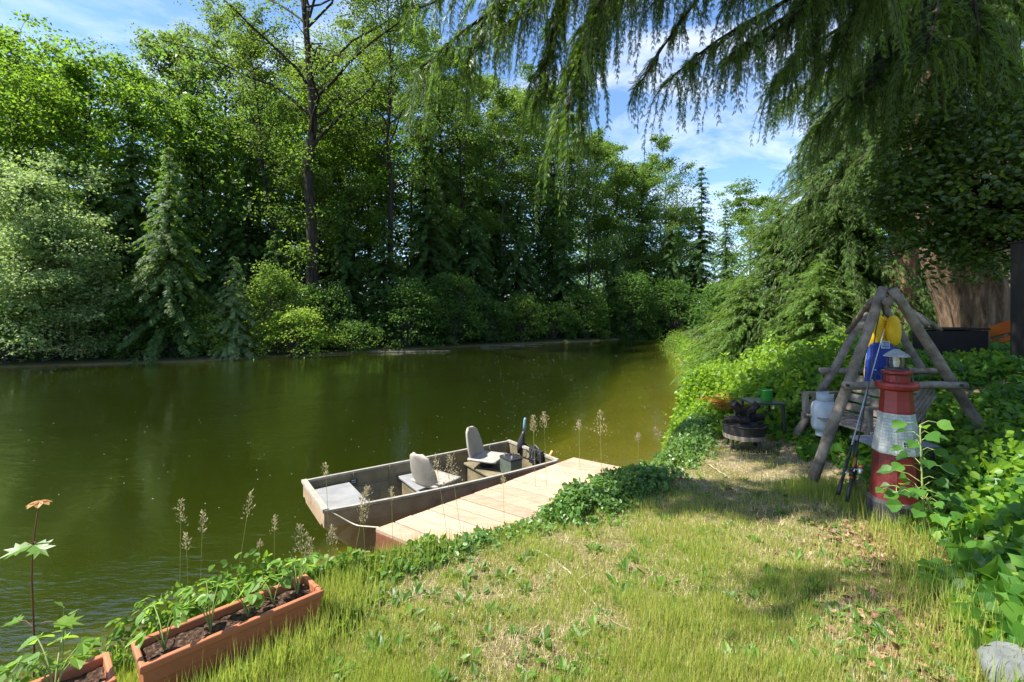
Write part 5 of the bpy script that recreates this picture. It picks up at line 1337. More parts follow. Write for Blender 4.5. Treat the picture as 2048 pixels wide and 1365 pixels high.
for s in (-1, 1):
    mb = MB(); b_ = c0 + e * s * (L / 2 - .05)
    mb.box(b_ + n_ * .10 + Zv * (zs + .22), (.07, .52, .03), e, n_); mb.box(b_ + n_ * .32 + Zv * (zs + .10), (.06, .05, .24), e, n_); mb.box(b_ + n_ * .08 + Zv * (zs - .05), (.05, .56, .07), e, n_)
    mb.build('armrest', M['oldwood'], sw, bevel=.004)
# slatted folding chair back leaning behind the lighthouse
c0 = P(1843, 806, 4.75); u_ = nrm(np.array([.62, .1, .72])); v_ = nrm(np.array([.72, .15, -.62])); 
ch = thing('slatted_rack', 'small grey slatted wooden rack leaning right behind the lighthouse', 'slatted rack', c0 - Zv * .25)
mb = MB()
for k in range(5): mb.box(c0 + v_ * (.042 * (k - 2)), (.34, .028, .014), u_, v_)
mb.build('slat_panel', M['oldwood'], ch, bevel=.003)
mb = MB(); w_ = np.cross(u_, v_)
for s in (-.13, .13): mb.box(c0 + u_ * s + w_ * .016, (.03, .22, .014), u_, v_)
mb.tube(np.stack([c0 - u_ * .15, c0 - u_ * .15 + (0.0, .1, -.32)]), .014, 6); mb.tube(np.stack([c0 + u_ * .12, c0 + u_ * .1 + (.05, .15, -.5)]), .014, 6)
mb.build('rack_frame', M['oldwood'], ch)

# grey metal table behind the lighthouse
tcx = P(1785, 884, 4.45); tz = tcx[2]
tb2 = thing('metal_table', 'low grey metal table with black legs standing behind the lighthouse', 'table', (tcx[0], tcx[1], float(H(tcx[0], tcx[1]))))
mb = MB(); mb.box(tcx, (.56, .42, .026), (1, .12, 0)); mb.build('tabletop', M['tabletop'], tb2, bevel=.008)
for sx_, sy_ in ((-1, -1), (1, -1), (-1, 1), (1, 1)):
    a = tcx + np.array([sx_ * .24, sy_ * .17 + sx_ * .03, -.013]); zf = float(H(a[0], a[1])) - .02
    mb = MB(); mb.tube(np.array([a, (a[0] + sx_ * .015, a[1], zf)]), .017, 8); mb.build('leg', M['black'], tb2)

# ------------------------------------------------------------------ lighthouse ornament
LC = np.array([3.07, 3.86]); zL = .80
lz = lambda py: CZ - (py - HZ) / F * 3.86
lh = thing('lighthouse_ornament', 'red and white octagonal garden lighthouse, waist high, ivy at its foot', 'garden ornament', (LC[0], LC[1], zL))
c3 = np.array([LC[0], LC[1], 0]); ROT = PI * 1.5 + math.atan2(-LC[0], LC[1]) * 0 - .66
def oct_(name, prof, mat, n=8, **k):
    mb = MB(); mb.lathe([(r * .84, z) for r, z in prof], n, c3, ROT if n == 8 else 0, **k)
    return mb.build(name, mat, lh)
oct_('plinth', [(.236, .66), (.236, lz(1001)), (.215, lz(994))], M['stone'])
oct_('lower_tower', [(.212, lz(998)), (.182, lz(903))], M['redbrick'])
wt = oct_('middle_tower', [(.190, lz(903)), (.192, lz(898)), (.136, lz(822))], M['whitebrick'])
oct_('upper_tower', [(.138, lz(825)), (.138, lz(820)), (.127, lz(800)), (.124, lz(777))], M['redpaint'])
oct_('gallery', [(.135, lz(780)), (.168, lz(776)), (.174, lz(770)), (.169, lz(765)), (.11, lz(763))], M['redpaint'], 16)
oct_('watch_room', [(.103, lz(765)), (.103, lz(749)), (.120, lz(746)), (.120, lz(742)), (.103, lz(740))], M['redpaint'], 16)
rail = MB()
for k in range(8):
    a = k / 8 * 2 * PI + ROT; p_ = c3 + np.array([math.cos(a) * .136, math.sin(a) * .136, lz(766)]); rail.tube(np.stack([p_, p_ + Zv * .07]), .003, 5)
a = np.linspace(0, 2 * PI, 33); rail.tube(np.stack([c3[0] + np.cos(a) * .136, c3[1] + np.sin(a) * .136, 0 * a + lz(766) + .07], -1), .003, 5)
rail.build('railing', M['iron'], lh)
lan = oct_('lantern_base', [(.098, lz(741)), (.098, lz(736)), (.080, lz(734))], M['iron'], 16)
g_ = oct_('lantern_glass', [(.064, lz(736)), (.064, lz(712))], M['glass'], 16, cap=False)
oct_('lamp', [(.012, lz(736)), (.022, lz(731)), (.030, lz(724)), (.018, lz(717)), (.006, lz(714))], M['white'], 12)
mb = MB()
for k in range(6):
    a = k / 6 * 2 * PI + .35; p_ = c3 + np.array([math.cos(a) * .058, math.sin(a) * .058, lz(736)]); mb.tube(np.stack([p_, p_ + Zv * (lz(711) - lz(736))]), .005, 5)
mb.build('lantern_frame', M['iron'], lh)
oct_('lantern_roof', [(.104, lz(713.5)), (.104, lz(712.5)), (.08, lz(707.5)), (.03, lz(700)), (.014, lz(698))], surf('galvanised_cap', [(.16, .16, .16), (.32, .32, .31)], 9, rough=.45), 8)
oct_('finial', [(.013, lz(699)), (.02, lz(697)), (.012, lz(694)), (.004, lz(691))], M['iron'], 10)
def facet(px_dir, z, rr, w_, h_):
    a = ROT + px_dir; nrm_ = np.array([math.cos(a), math.sin(a), .18]); nrm_ = nrm(nrm_); tx = np.array([-math.sin(a), math.cos(a), 0])
    return c3 + np.array([math.cos(a), math.sin(a), 0]) * rr + Zv * z, nrm_, tx
# window on the facet that faces the camera's right
for ang, z, rr in ((PI / 8 + PI / 4 * -1 + PI / 4 * 6, 0, 0),):
    pass
best = None
for k in range(8):
    a = ROT + PI / 8 + k * PI / 4
    to = nrm(np.array([-LC[0], -LC[1]])); f_ = np.array([math.cos(a), math.sin(a)])
    side = f_[0] * to[1] - f_[1] * to[0]
    sc_ = f_ @ to
    if side < 0 and (best is None or sc_ > best[0]): best = (sc_, a)
for sgn in (1,):
    a = best[1]; z = lz(882); r_ = (.136 + (z - lz(822)) / (lz(898) - lz(822)) * .056) * math.cos(PI / 8)
    nn = nrm(np.array([math.cos(a), math.sin(a), .20])); tx = np.array([-math.sin(a), math.cos(a), 0]); up_ = np.cross(nn, tx); up_ = up_ if up_[2] > 0 else -up_
    c_ = c3 + np.array([math.cos(a), math.sin(a), 0]) * (r_ * .84 + .002) + Zv * z
    mb = MB()
    mb.box(c_, (.040, .055, .012), tx, up_); wf = mb.build('window', M['white'], lh)
    mb = MB()
    for i in (-1, 1):
        for j in (-1, 1): mb.box(c_ + nn * .0065 + tx * i * .0085 + up_ * j * .0125, (.013, .020, .003), tx, up_)
    mb.build('pane', M['black'], wf)

# ------------------------------------------------------------------ fishing rods leaning on the frame
def rod(label, butt, reel, tip, blank, seat_mat, rr, seed):
    o = thing('fishing_rod', label, 'fishing rod', butt, 'fishing rods leaning on the swing frame')
    d = nrm(tip - butt); Lr = np.linalg.norm(tip - butt); ur = np.linalg.norm(reel - butt)
    mb = MB(); mb.tube(np.array([butt, butt + d * (ur - .09)]), [.015, .013], 10); mb.build('grip', M['black'], o, smooth=True)
    mb = MB(); mb.tube(np.array([butt + d * (ur - .09), butt + d * ur, butt + d * (ur + .10)]), [.014, .013, .013], 10); mb.build('reel_seat', seat_mat, o, smooth=True)
    mb = MB(); mb.tube(np.array([butt + d * (ur + .10), butt + d * (ur + .24)]), [.013, .009], 10); mb.build('fore_grip', M['black'], o, smooth=True)
    mb = MB(); mb.tube(resample(np.array([butt + d * (ur + .24), butt + d * (Lr * .7), tip + (0, 0, -.02)]), 10), np.linspace(.007, .0035, 10), 8); mb.build('blank', blank, o, smooth=True)
    sd = nrm(np.cross(d, (0, 1, 0)))
    s2 = nrm(np.array([.55, -.8, 0]) - d * (np.array([.55, -.8, 0]) @ d))
    c = reel + s2 * .055
    mb = MB(); mb.tube(np.stack([reel, c]), [.007, .010], 8); mb.tube(np.stack([c - d * .035, c + d * .012]), [.018, .021], 12); mb.build('reel', M['iron'] if seat_mat is M['black'] else M['silver'], o, smooth=True)
    rl = o.children[-1]
    mb = MB(); mb.tube(np.stack([c + d * .014, c + d * .045]), [.024, .022], 14); mb.build('spool', seat_mat if seat_mat is not M['black'] else M['iron'], rl, smooth=True)
    mb = MB(); mb.tube(np.stack([c - d * .01, c - d * .01 + sd * .05, c - d * .035 + sd * .055]), [.004, .004, .007], 6); mb.build('handle', M['silver'], rl, smooth=True)
    for k in range(4):
        p_ = butt + d * (ur + .30 + (Lr - ur - .34) * (k + .5) / 4)
        a = np.linspace(0, 2 * PI, 13); R_ = .012 - .002 * k
        mb = MB(); mb.tube(np.stack([p_ + s2 * (.012 + R_) + s2 * R_ * math.cos(t) + np.cross(d, s2) * R_ * math.sin(t) for t in a]), .0016, 5, cap=False); mb.build('line_guide', M['silver'], o)
rod('long fishing rod with a pale grey blank and a black handle, left of the pair', P(1676, 990, 4.12), P(1690, 942, 4.18), P(1769, 655, 4.60), M['rodgrey'], M['black'], .006, 1)
rod('dark fishing rod with a copper-coloured reel seat, right of the pair', P(1694, 1004, 4.05), P(1706, 938, 4.15), P(1752, 690, 4.55), M['black'], M['copper'], .006, 2)

# ------------------------------------------------------------------ life vests
def pad(c, ax_, ay_, rx, ry, rt, pw=2.6, n=20, m=14):
    """soft rectangular cushion: superellipsoid"""
    az_ = np.cross(ax_, ay_)
    th = np.linspace(-PI / 2, PI / 2, m)[:, None]; ph = np.linspace(0, 2 * PI, n + 1)[None]
    f = lambda v, p: np.sign(v) * np.abs(v) ** p
    e = 2 / pw
    X = f(np.cos(th), .7) * f(np.cos(ph), e); Y = f(np.cos(th), .7) * f(np.sin(ph), e); Z = f(np.sin(th), 1) * np.ones_like(ph)
    return c + X[..., None] * ax_ * rx + Y[..., None] * ay_ * ry + Z[..., None] * az_ * rt
xr = nrm(np.array([1, .12, 0])); 
def vest_part(name, mat, parent, c, rx, ry, rt, tilt=0, pw=3):
    ux_ = nrm(xr * math.cos(tilt) + Zv * math.sin(tilt)); uz_ = nrm(-xr * math.sin(tilt) + Zv * math.cos(tilt))
    mb = MB(); mb.grid(pad(c, ux_, uz_, rx, ry, rt, pw)); return mb.build(name, mat, parent, smooth=True)
vd = 5.05
yv = thing('life_vest', 'yellow life vest hanging from the ridge of the swing frame, behind the blue one', 'life vest', P(1765, 700, vd + .12))
vest_part('body_panel', M['yellow'], yv, P(1757, 668, vd + .12), .125, .20, .06, -.06)
vest_part('collar_pad', M['yellow'], yv, P(1787, 662, vd + .02), .062, .165, .065, .02, 2.2)
vest_part('side_panel', M['yellow'], yv, P(1741, 735, vd + .14), .055, .17, .05, -.1)
vest_part('side_panel', M['white'], yv, P(1737, 716, vd + .075), .030, .06, .02, -.15)
mb = MB(); mb.tube(np.array([P(1766, 612, 5.0), P(1768, 628, vd + .1), P(1762, 640, vd + .1)]), .010, 6); mb.tube(np.array([P(1768, 628, vd + .1), P(1784, 640, vd + .05)]), .010, 6); mb.build('strap', M['iron'], yv)
bv = thing('life_vest', 'blue life vest with a pale square patch, in front of the yellow one', 'life vest', P(1765, 760, vd))
vest_part('body_panel', M['blue'], bv, P(1762, 728, vd), .158, .225, .055, -.03, 4)
vest_part('side_panel', M['blue'], bv, P(1744, 745, vd - .04), .075, .17, .04, -.04, 3.4)
vest_part('side_panel', M['blue'], bv, P(1783, 745, vd - .04), .075, .17, .04, -.02, 3.4)
mb = MB(); mb.tube(np.array([P(1742, 690, vd - .06), P(1744, 765, vd - .09)]), .009, 5, ell=.4); mb.tube(np.array([P(1730, 735, vd - .05), P(1795, 738, vd - .09)]), .009, 5, ell=.4); mb.build('strap', M['iron'], bv)
mb = MB(); c = P(1771, 690, vd - .068); mb.box(c, (.095, .006, .075), xr, nrm(np.cross(Zv, xr))); pt = mb.build('patch', M['brand'], bv)
mb = MB()
for dx, dz, w_, h_ in ((-.016, .022, .040, .007), (.022, .022, .020, .007), (0, .008, .074, .005), (-.010, -.004, .050, .005), (.026, -.004, .014, .005), (0, -.020, .074, .010)):
    mb.box(c + xr * dx + Zv * dz + np.cross(Zv, xr) * -.0035, (w_, .004, h_), xr, nrm(np.cross(Zv, xr)))
mb.build('patch_print', M['blue'], pt)
mb = MB(); mb.tube(np.array([P(1760, 622, 5.0), P(1752, 660, vd - .04), P(1748, 690, vd - .05)]), .006, 5); mb.build('hanging_cord', M['iron'], bv)

# ------------------------------------------------------------------ propane tank
tc_ = P(1650, 830, 5.75); zf = tc_[2] - .22
pt_ = thing('propane_tank', 'white propane tank lying in the ivy behind the front log leg', 'gas tank', (tc_[0], tc_[1], zf))
R0 = .145
MB().lathe([(.02, -.20), (.09, -.195), (.13, -.17), (R0, -.12), (R0, .0), (R0, .09), (.13, .14), (.09, .17), (.03, .182)], 24, tc_).build('tank_body', M['propane'], pt_, smooth=True)
MB().lathe([(.10, -.245), (.10, -.18)], 20, tc_, cap=False).build('foot_ring', M['propane'], pt_, smooth=True)
mb = MB(); a = np.linspace(.5, 2 * PI - .5, 20); r_ = .085
V = np.array([[tc_ + np.array([math.cos(t) * r_, math.sin(t) * r_, z]) for z in (.15, .26)] for t in a]); mb.grid(V); cl = mb.build('collar', M['propane'], pt_, smooth=True); s_ = cl.modifiers.new('t', 'SOLIDIFY'); s_.thickness = .006
MB().lathe([(.018, .17), (.018, .21), (.03, .215), (.03, .235), (.01, .24)], 10, tc_).build('valve', M['copper'], pt_)

# ------------------------------------------------------------------ fire pit, side table, bucket
fc = P(1488, 872, 6.1); gz = float(H(fc[0], fc[1])); fz = CZ - (848 - HZ) / F * 6.1
fp = thing('fire_pit', 'round black iron fire pit on short legs with a rusty lower band', 'fire pit', (fc[0], fc[1], gz))
cc = np.array([fc[0], fc[1], 0])
MB().lathe([(.06, fz - .17), (.19, fz - .165), (.238, fz - .13), (.252, fz - .01), (.262, fz), (.252, fz + .004), (.235, fz - .02), (.20, fz - .06), (.02, fz - .075)], 28, cc).build('bowl', M['iron'], fp, smooth=False)
MB().lathe([(.232, fz - .165), (.246, fz - .165), (.252, fz - .115), (.244, fz - .115)], 28, cc, cap=False).build('rim_band', M['rust'], fp)
for k in range(4):
    a = k * PI / 2 + .5; p_ = cc + np.array([math.cos(a) * .19, math.sin(a) * .19, fz - .12])
    mb = MB(); mb.tube(np.array([p_, (p_[0] + math.cos(a) * .06, p_[1] + math.sin(a) * .06, gz - .02)]), .014, 7); mb.build('leg', M['iron'], fp)
rng = np.random.default_rng(4)
for k, (a, b, r, lab) in enumerate([((1466, 806, 6.0), (1500, 838, 6.1), .055, 'thick charred log propped up on the left of the fire pit'),
                                    ((1516, 808, 6.05), (1480, 838, 6.1), .05, 'thick charred log propped up on the right of the fire pit'),
                                    ((1452, 838, 6.1), (1500, 842, 6.0), .05, 'charred log lying across the front of the fire pit'),
                                    ((1528, 834, 6.15), (1488, 840, 6.2), .05, 'charred log sticking out over the right rim of the fire pit'),
                                    ((1470, 828, 6.25), (1510, 826, 6.2), .055, 'charred log lying at the back of the fire pit')]):
    mb = MB(); pole(mb, P(*a), P(*b), r, r * .9, k + 40, 10, 9)
    tag(mb.build('charred_log', M['char']), lab, 'log', 'charred logs in the fire pit')
tt = P(1524, 803, 6.45); tz = tt[2]
st = thing('side_table', 'small black side table standing behind the fire pit', 'table', (tt[0], tt[1], float(H(tt[0], tt[1]))))
mb = MB(); mb.box(tt, (.42, .40, .025), (1, -.1, 0)); mb.build('tabletop', surf('black_tabletop', [(.03, .035, .035), (.07, .08, .08)], 6, rough=.3), st, bevel=.006)
for sx_, sy_ in ((-1, -1), (1, -1), (-1, 1), (1, 1)):
    a = tt + np.array([sx_ * .18, sy_ * .17, -.012]); mb = MB(); mb.tube(np.array([a, (a[0] + .02 * sx_, a[1] + .02 * sy_, float(H(a[0], a[1])) - .02)]), [.022, .016], 8); mb.build('leg', M['black'], st)
bc = P(1533, 800, 6.4); bc[2] = tz + .0125
bk = thing('bucket', 'small bright green plastic bucket standing on the black side table', 'bucket', bc)
MB().lathe([(.062, 0), (.066, .004), (.078, .14), (.083, .145), (.083, .15), (.076, .15), (.060, .012), (.01, .010)], 24, bc).build('bucket_body', M['green'], bk, smooth=True)
mb = MB(); a = np.linspace(0, PI, 14); mb.tube(np.stack([bc[0] - .082 - .018 * np.sin(a), 0 * a + bc[1], bc[2] + .135 - .06 * a / PI], -1), .004, 6); mb.build('handle', M['green'], bk, smooth=True)

# ------------------------------------------------------------------ things on the upper bank
wc = P(1898, 684, 7.6)
zb_ = float(H(wc[0], wc[1]))
wk = thing('wicker_box', 'dark brown wicker storage box on the upper bank in front of the huge cedar trunk', 'box', (wc[0], wc[1], zb_))
ztp = CZ - (657 - HZ) / F * 7.4
mb = MB(); mb.box((wc[0], wc[1], (ztp + zb_ - .05) / 2 - .02), (.72, .46, ztp - zb_ + .01), (1, -.12, 0)); mb.build('box_body', M['wicker'], wk, bevel=.012)
mb = MB(); mb.box((wc[0], wc[1], ztp - .012), (.75, .49, .028), (1, -.12, 0)); mb.build('lid', M['wicker'], wk, bevel=.008)
for k, (py, th) in enumerate(((666, .18), (690, .07))):
    a, b = P(1972, py + 2, 7.7), P(2036, py - 18, 6.9)
    d = nrm(b - a); mb = MB(); mb.box((a + b) / 2, (.62, .03, th), d, nrm(np.cross(Zv, d)))
    tag(mb.build('painted_board', M['orange'], bevel=.004), ['wide orange-red painted board propped beside the dark wicker box', 'narrow orange-red board lying just under the wide one'][k], 'board')
pc = P(2056, 600, 6.2); zp = float(H(pc[0], pc[1])) - .1; ztop = CZ - (486 - HZ) / F * 6.2
po = thing('wooden_post', 'thick black square post cut off by the right edge', 'post', (pc[0], pc[1], zp))
mb = MB(); mb.box((pc[0], pc[1], (zp + ztop) / 2), (.22, .2, ztop - zp), (1, -.2, 0)); mb.build('post_body', M['post'], po, bevel=.01)
mb = MB(); mb.box((pc[0], pc[1], ztop + .012), (.25, .23, .024), (1, -.2, 0)); mb.build('cap', M['post'], po, bevel=.004)

# ------------------------------------------------------------------ plants that stand out of the right bank
FERN = frond(13, .26, .42, 1.15, .30, .75)
def fern(name, label, px, py, d, n, L, mat, seed):
    rng = np.random.default_rng(seed)
    b0 = P(px, py, d); b0[2] = float(H(b0[0], b0[1]))
    o = thing(name, label, 'fern', b0)
    az = np.arange(n) * 2.4 + rng.normal(0, .2, n); up = rng.uniform(.6, 1.3, n)
    ax = np.stack([np.cos(az), np.sin(az), up], -1); no = np.stack([-np.cos(az) * up, -np.sin(az) * up, np.ones(n)], -1)
    V, fs = scatter(FERN[0] * np.array([.8, 1, 1.6]), FERN[1], np.repeat(b0[None], n, 0) + (0, 0, .05), frames(ax, no), L * rng.uniform(.7, 1.1, n))
    mk('frond', V, fs, LM[mat], o)
LM['rustfern'] = leafmat('rusty_fern', [(.25, .09, .018), (.42, .18, .03), (.40, .26, .05)], (.7, .35, .06), .4, .5, .2)
fern('fern', 'rusty orange dying fern among the green undergrowth above the fire pit', 1470, 772, 7.4, 14, .55, 'rustfern', 1)
fern('fern', 'green fern right of the rusty orange fern', 1545, 735, 7.6, 12, .55, 'berry', 2)
fern('fern', 'small green fern behind the black side table', 1590, 790, 6.9, 11, .40, 'berry', 3)
def swords(label, px, py, d, n, L, seed):
    rng = np.random.default_rng(seed); b0 = P(px, py, d); b0[2] = float(H(b0[0], b0[1]))
    o = thing('iris_plant', label, 'plant', b0)
    az = rng.uniform(0, 6.3, n); ax = np.stack([np.cos(az) * .4, np.sin(az) * .4, np.ones(n)], -1); no = np.stack([-np.cos(az), -np.sin(az), np.full(n, .3)], -1)
    V, fs = scatter(BLT[0], BLT[1], np.repeat(b0[None], n, 0) + rng.normal(0, .03, (n, 3)) * (1, 1, 0), frames(ax, no), np.stack([np.full(n, .035), L * rng.uniform(.6, 1.1, n), np.full(n, L * .7)], -1))
    mk('foliage', V, fs, LM['berry'], o)
BLT = (np.array([(-.4, 0, 0), (.4, 0, 0), (-.5, .5, .04), (.5, .5, .04), (0, 1, .2)]), [np.array([(0, 1, 3, 2)]), np.array([(2, 3, 4)])])
swords('clump of upright sword-shaped leaves left of the rear log leg', 1668, 745, 6.9, 16, .55, 1)
swords('smaller clump of sword-shaped leaves in the bright undergrowth', 1580, 760, 7.3, 12, .45, 2)
# leafy stems round the lighthouse
rng = np.random.default_rng(8)
def berry_stem(label, base, mid, tip, nleaf, sz, seed):
    rng = np.random.default_rng(seed)
    b0 = P(*base); b0[2] = float(H(b0[0], b0[1]))
    th_ = thing('thimbleberry_plant', label, 'plant', b0, 'leafy stems around the lighthouse')
    q = resample(np.array([b0, P(*mid), P(*tip)]), 14)
    mb = MB(); mb.tube(q, np.linspace(.009, .004, 14), 8)
    pos = []; ax = []; no = []; sc = []
    for k in range(nleaf):
        u = .15 + .85 * (k / (nleaf - 1)) ** .85
        p0 = interp(q, u)[0]; az = k * 2.4 + seed; L = sz * (1.5 - .7 * u) * rng.uniform(.7, 1.2); d = np.array([math.cos(az), math.sin(az), .35]); tp_ = p0 + d * L
        mb.tube(np.stack([p0, (p0 + tp_) / 2 + Zv * .02, tp_]), [.003, .0025, .002], 5, cap=False)
        pos.append(tp_); ax.append(d * np.array([1, 1, 0]) - Zv * .35); no.append(Zv + rng.normal(0, .3, 3) + np.array([-.2, -.4, 0])); sc.append(rng.uniform(.8, 1.15) * sz * (1.1 - .25 * u))
    mb.build('stem', STM, th_, smooth=True)
    V, fs = scatter(IVY[0], IVY[1], np.array(pos), frames(np.array(ax), np.array(no)), np.array(sc)); mk('foliage', V, fs, LM['ivy'], th_)
berry_stem('upright green-stemmed plant with maple-like leaves right in front of the lighthouse', (1850, 1050, 3.40), (1843, 940, 3.42), (1840, 850, 3.45), 26, .115, 2)
berry_stem('leafy stem bending in from the right across the lighthouse foot', (1880, 1060, 3.30), (1850, 985, 3.35), (1785, 985, 3.40), 16, .085, 5)
for px, py, d, lab in ((2010, 1195, 2.45, 'small yellow buttercup flower in the ivy at the right edge, nearest the edge'), (1972, 1207, 2.5, 'small yellow buttercup flower left of the one at the right edge')):
    c = P(px, py, d); zg_ = float(H(c[0], c[1]))
    o = thing('buttercup', lab, 'flower', (c[0], c[1], zg_), 'buttercups in the ivy')
    mb = MB(); mb.tube(np.array([(c[0], c[1], zg_), c]), .0015, 5); mb.build('stem', STM, o)
    az = np.arange(5) / 5 * 2 * PI; ax_ = np.stack([np.cos(az), np.sin(az), .25 + 0 * az], -1)
    V, fs = scatter(OVAL[0] * np.array([1.3, 1, 1]), OVAL[1], np.repeat(c[None], 5, 0), frames(ax_, np.repeat(Zv[None], 5, 0)), np.full(5, .014)); mk('blossom', V, fs, M['yellow'], o)
# ------------------------------------------------------------------ lawn, straw, litter, fluff
def blade_tmpl():
    return np.array([(-.5, 0, 0), (.5, 0, 0), (-.38, .5, .06), (.38, .5, .06), (0, 1, .28)]), [np.array([(0, 1, 3, 2)]), np.array([(2, 3, 4)])]
BL = blade_tmpl()
LM['grass'] = leafmat('grass_blade', [(.46, .39, .18), (.36, .36, .09), (.21, .30, .042), (.34, .40, .075)], (.70, .80, .10), .42, .45, .3, .65, 1.3)
LM['straw'] = leafmat('dry_grass', [(.24, .17, .09), (.48, .39, .22), (.66, .58, .36)], (.45, .36, .2), .2, .6, .2, .2, 2)
def lawn_pts(n, rng, lim=.25):
    px = rng.uniform(-60, 2100, n * 3); py = 830 + (1480 - 830) * rng.uniform(0, 1, n * 3) ** .9
    d = (CZ - .74) * F / (py - HZ)
    X = (px - CX) / F * d; Y = d
    s = sdist(LIP, X, Y); b = sdist(BORD, X, Y)
    m = (s > .02) & (b < lim) & (Y < 8.5)
    return X[m][:n], Y[m][:n], s[m][:n], b[m][:n]
def near_pts(n, rng):
    X = rng.uniform(-2.6, 2.2, n * 2); Y = rng.uniform(-1.5, 1.75, n * 2)
    m = (sdist(LIP, X, Y) > .05) & (sdist(BORD, X, Y) < .1) & ((CZ - .75) * F / np.maximum(Y, .05) + HZ > 1440)
    return X[m][:n], Y[m][:n]
def blades(name, label, mat, X, Y, ln, wd, rng, lean=.35, z=0.0):
    n = len(X)
    az = rng.uniform(0, 2 * PI, n)
    tilt = np.abs(rng.normal(0, lean, n))
    ax = np.stack([np.cos(az) * np.sin(tilt), np.sin(az) * np.sin(tilt), np.cos(tilt)], -1)
    no = np.stack([-np.cos(az), -np.sin(az), np.full(n, .05)], -1) + rng.normal(0, .3, (n, 3))
    pos = np.stack([X, Y, H(X, Y) - .004 + z], -1)
    V, fs = scatter(BL[0], BL[1], pos, frames(ax, no), np.stack([wd, ln, ln], -1))
    return tag(mk(name, V, fs, LM[mat]), label, 'grass', kind='stuff')
rng = np.random.default_rng(31)
X, Y, s, b = lawn_pts(190000, rng)
Xn, Yn = near_pts(40000, rng); X = np.concatenate([X, Xn]); Y = np.concatenate([Y, Yn]); s = sdist(LIP, X, Y); b = sdist(BORD, X, Y)
tuft = noise2(X, Y, 5.5, 61) * .6 + noise2(X, Y, 1.4, 62) * .6
bare = noise2(X, Y, 2.6, 63) * .45 + noise2(X, Y, 8, 64) * .65
keep = (rng.uniform(0, 1, len(X)) < np.clip(1.80 - 1.7 * bare, .12, 1)) & (rng.uniform(0, 1, len(X)) < np.clip(1.0 - (b + .75) / 1.0, .10, 1))
X, Y, tuft, s = X[keep], Y[keep], tuft[keep], s[keep]
ln = (.022 + .085 * np.clip(tuft - .32, 0, 1) ** 1.15) * rng.uniform(.5, 1.5, len(X)) + .03 * sstep(.35, 0, s) * rng.uniform(0, 1.4, len(X))
blades('lawn_grass', 'patchy yellow-green lawn grass between the dock and the ivy slope', 'grass', X, Y, ln, rng.uniform(.0022, .0042, len(X)) * (.6 + Y * .16), rng, .5)
X, Y, s, b = lawn_pts(60000, rng, .6)
ln = rng.uniform(.02, .06, len(X))
blades('dry_grass', 'dry straw-coloured grass lying between the green tufts of the lawn', 'straw', X, Y, ln, rng.uniform(.0018, .0034, len(X)) * (.6 + Y * .16), rng, 1.25, .006)
# rank grass on the bank edge and round the planters
def strip(n, segs, wid, rng):
    q = interp(np.c_[np.array(segs, float), np.zeros(len(segs))], rng.uniform(0, 1, n))
    return q[:, 0] + rng.normal(0, wid, n), q[:, 1] + rng.normal(0, wid, n)
a1 = strip(2200, [(-1.32, 2.72), (-1.05, 2.98), (-.8, 3.2), (-.5, 3.48)], .11, rng)
a2 = strip(1500, [(-.86, 2.42), (-.98, 2.72), (-1.12, 2.85)], .09, rng)
a3 = strip(1500, [(-1.42, 1.62), (-1.15, 1.95), (-.88, 2.3)], .05, rng)
a4 = strip(2200, [(-2.4, 1.65), (-1.9, 2.1), (-1.45, 2.6)], .10, rng)
a5 = strip(2600, [(1.9, 1.7), (2.1, 2.3), (2.5, 3.0), (2.85, 3.7)], .12, rng)
a6 = strip(1800, [(2.6, 4.6), (2.95, 4.55), (3.0, 4.0)], .14, rng)
a7 = strip(1600, [(1.35, 5.35), (1.8, 5.9), (2.4, 7)], .18, rng)
X = np.concatenate([a[0] for a in (a1, a2, a3, a4, a5, a6, a7)]); Y = np.concatenate([a[1] for a in (a1, a2, a3, a4, a5, a6, a7)])
blades('rank_grass', 'longer lush green grass along the bank edge and around the planter boxes', 'grass', X, Y, rng.uniform(.06, .20, len(X)), rng.uniform(.003, .0055, len(X)), rng, .38)
# broad-leaved lawn weeds in rosettes and clover patches
X, Y, s, b = lawn_pts(420, rng, .2)
k = rng.integers(4, 9, len(X)); idx = np.repeat(np.arange(len(X)), k); n = len(idx)
az = rng.uniform(0, 2 * PI, n); R_ = rng.uniform(.3, 1, len(X))[idx]
pos = np.stack([X[idx] + np.cos(az) * .01, Y[idx] + np.sin(az) * .01, H(X[idx], Y[idx]) + .006], -1)
V, fs = scatter(OVAL[0] * np.array([.7, 1, 1]), OVAL[1], pos, frames(np.stack([np.cos(az), np.sin(az), rng.uniform(.1, .8, n)], -1), np.array([0, 0, 1.]) + rng.normal(0, .2, (n, 3))), (.03 + .055 * R_) * rng.uniform(.6, 1.1, n))
tag(mk('lawn_weeds', V, fs, LM['weed']), 'small broad-leaved weeds and clover dotted through the lawn', 'weeds', kind='stuff')
# fallen leaves at the foot of the ivy
LM['litter'] = leafmat('fallen_leaf', [(.10, .05, .025), (.22, .12, .06), (.36, .24, .14)], (.35, .2, .1), .15, .6, .25, .2, 3)
n = 3600
q = strip(n, [(1.65, 1.4), (1.95, 2.05), (2.2, 2.6), (2.55, 3.15), (2.85, 3.6)], .20, rng)
X, Y = q
nor = np.array([0, 0, 1.]) + rng.normal(0, .4, (n, 3)); ax = rng.normal(0, 1, (n, 3)) * np.array([1, 1, .2])
V, fs = scatter(OVAL[0], OVAL[1], np.stack([X, Y, H(X, Y) + rng.uniform(.004, .022, n)], -1), frames(ax, nor), rng.uniform(.018, .055, n))
tag(mk('leaf_litter', V, fs, LM['litter']), 'brown fallen leaves and bark bits along the foot of the ivy slope', 'leaf litter', kind='stuff')
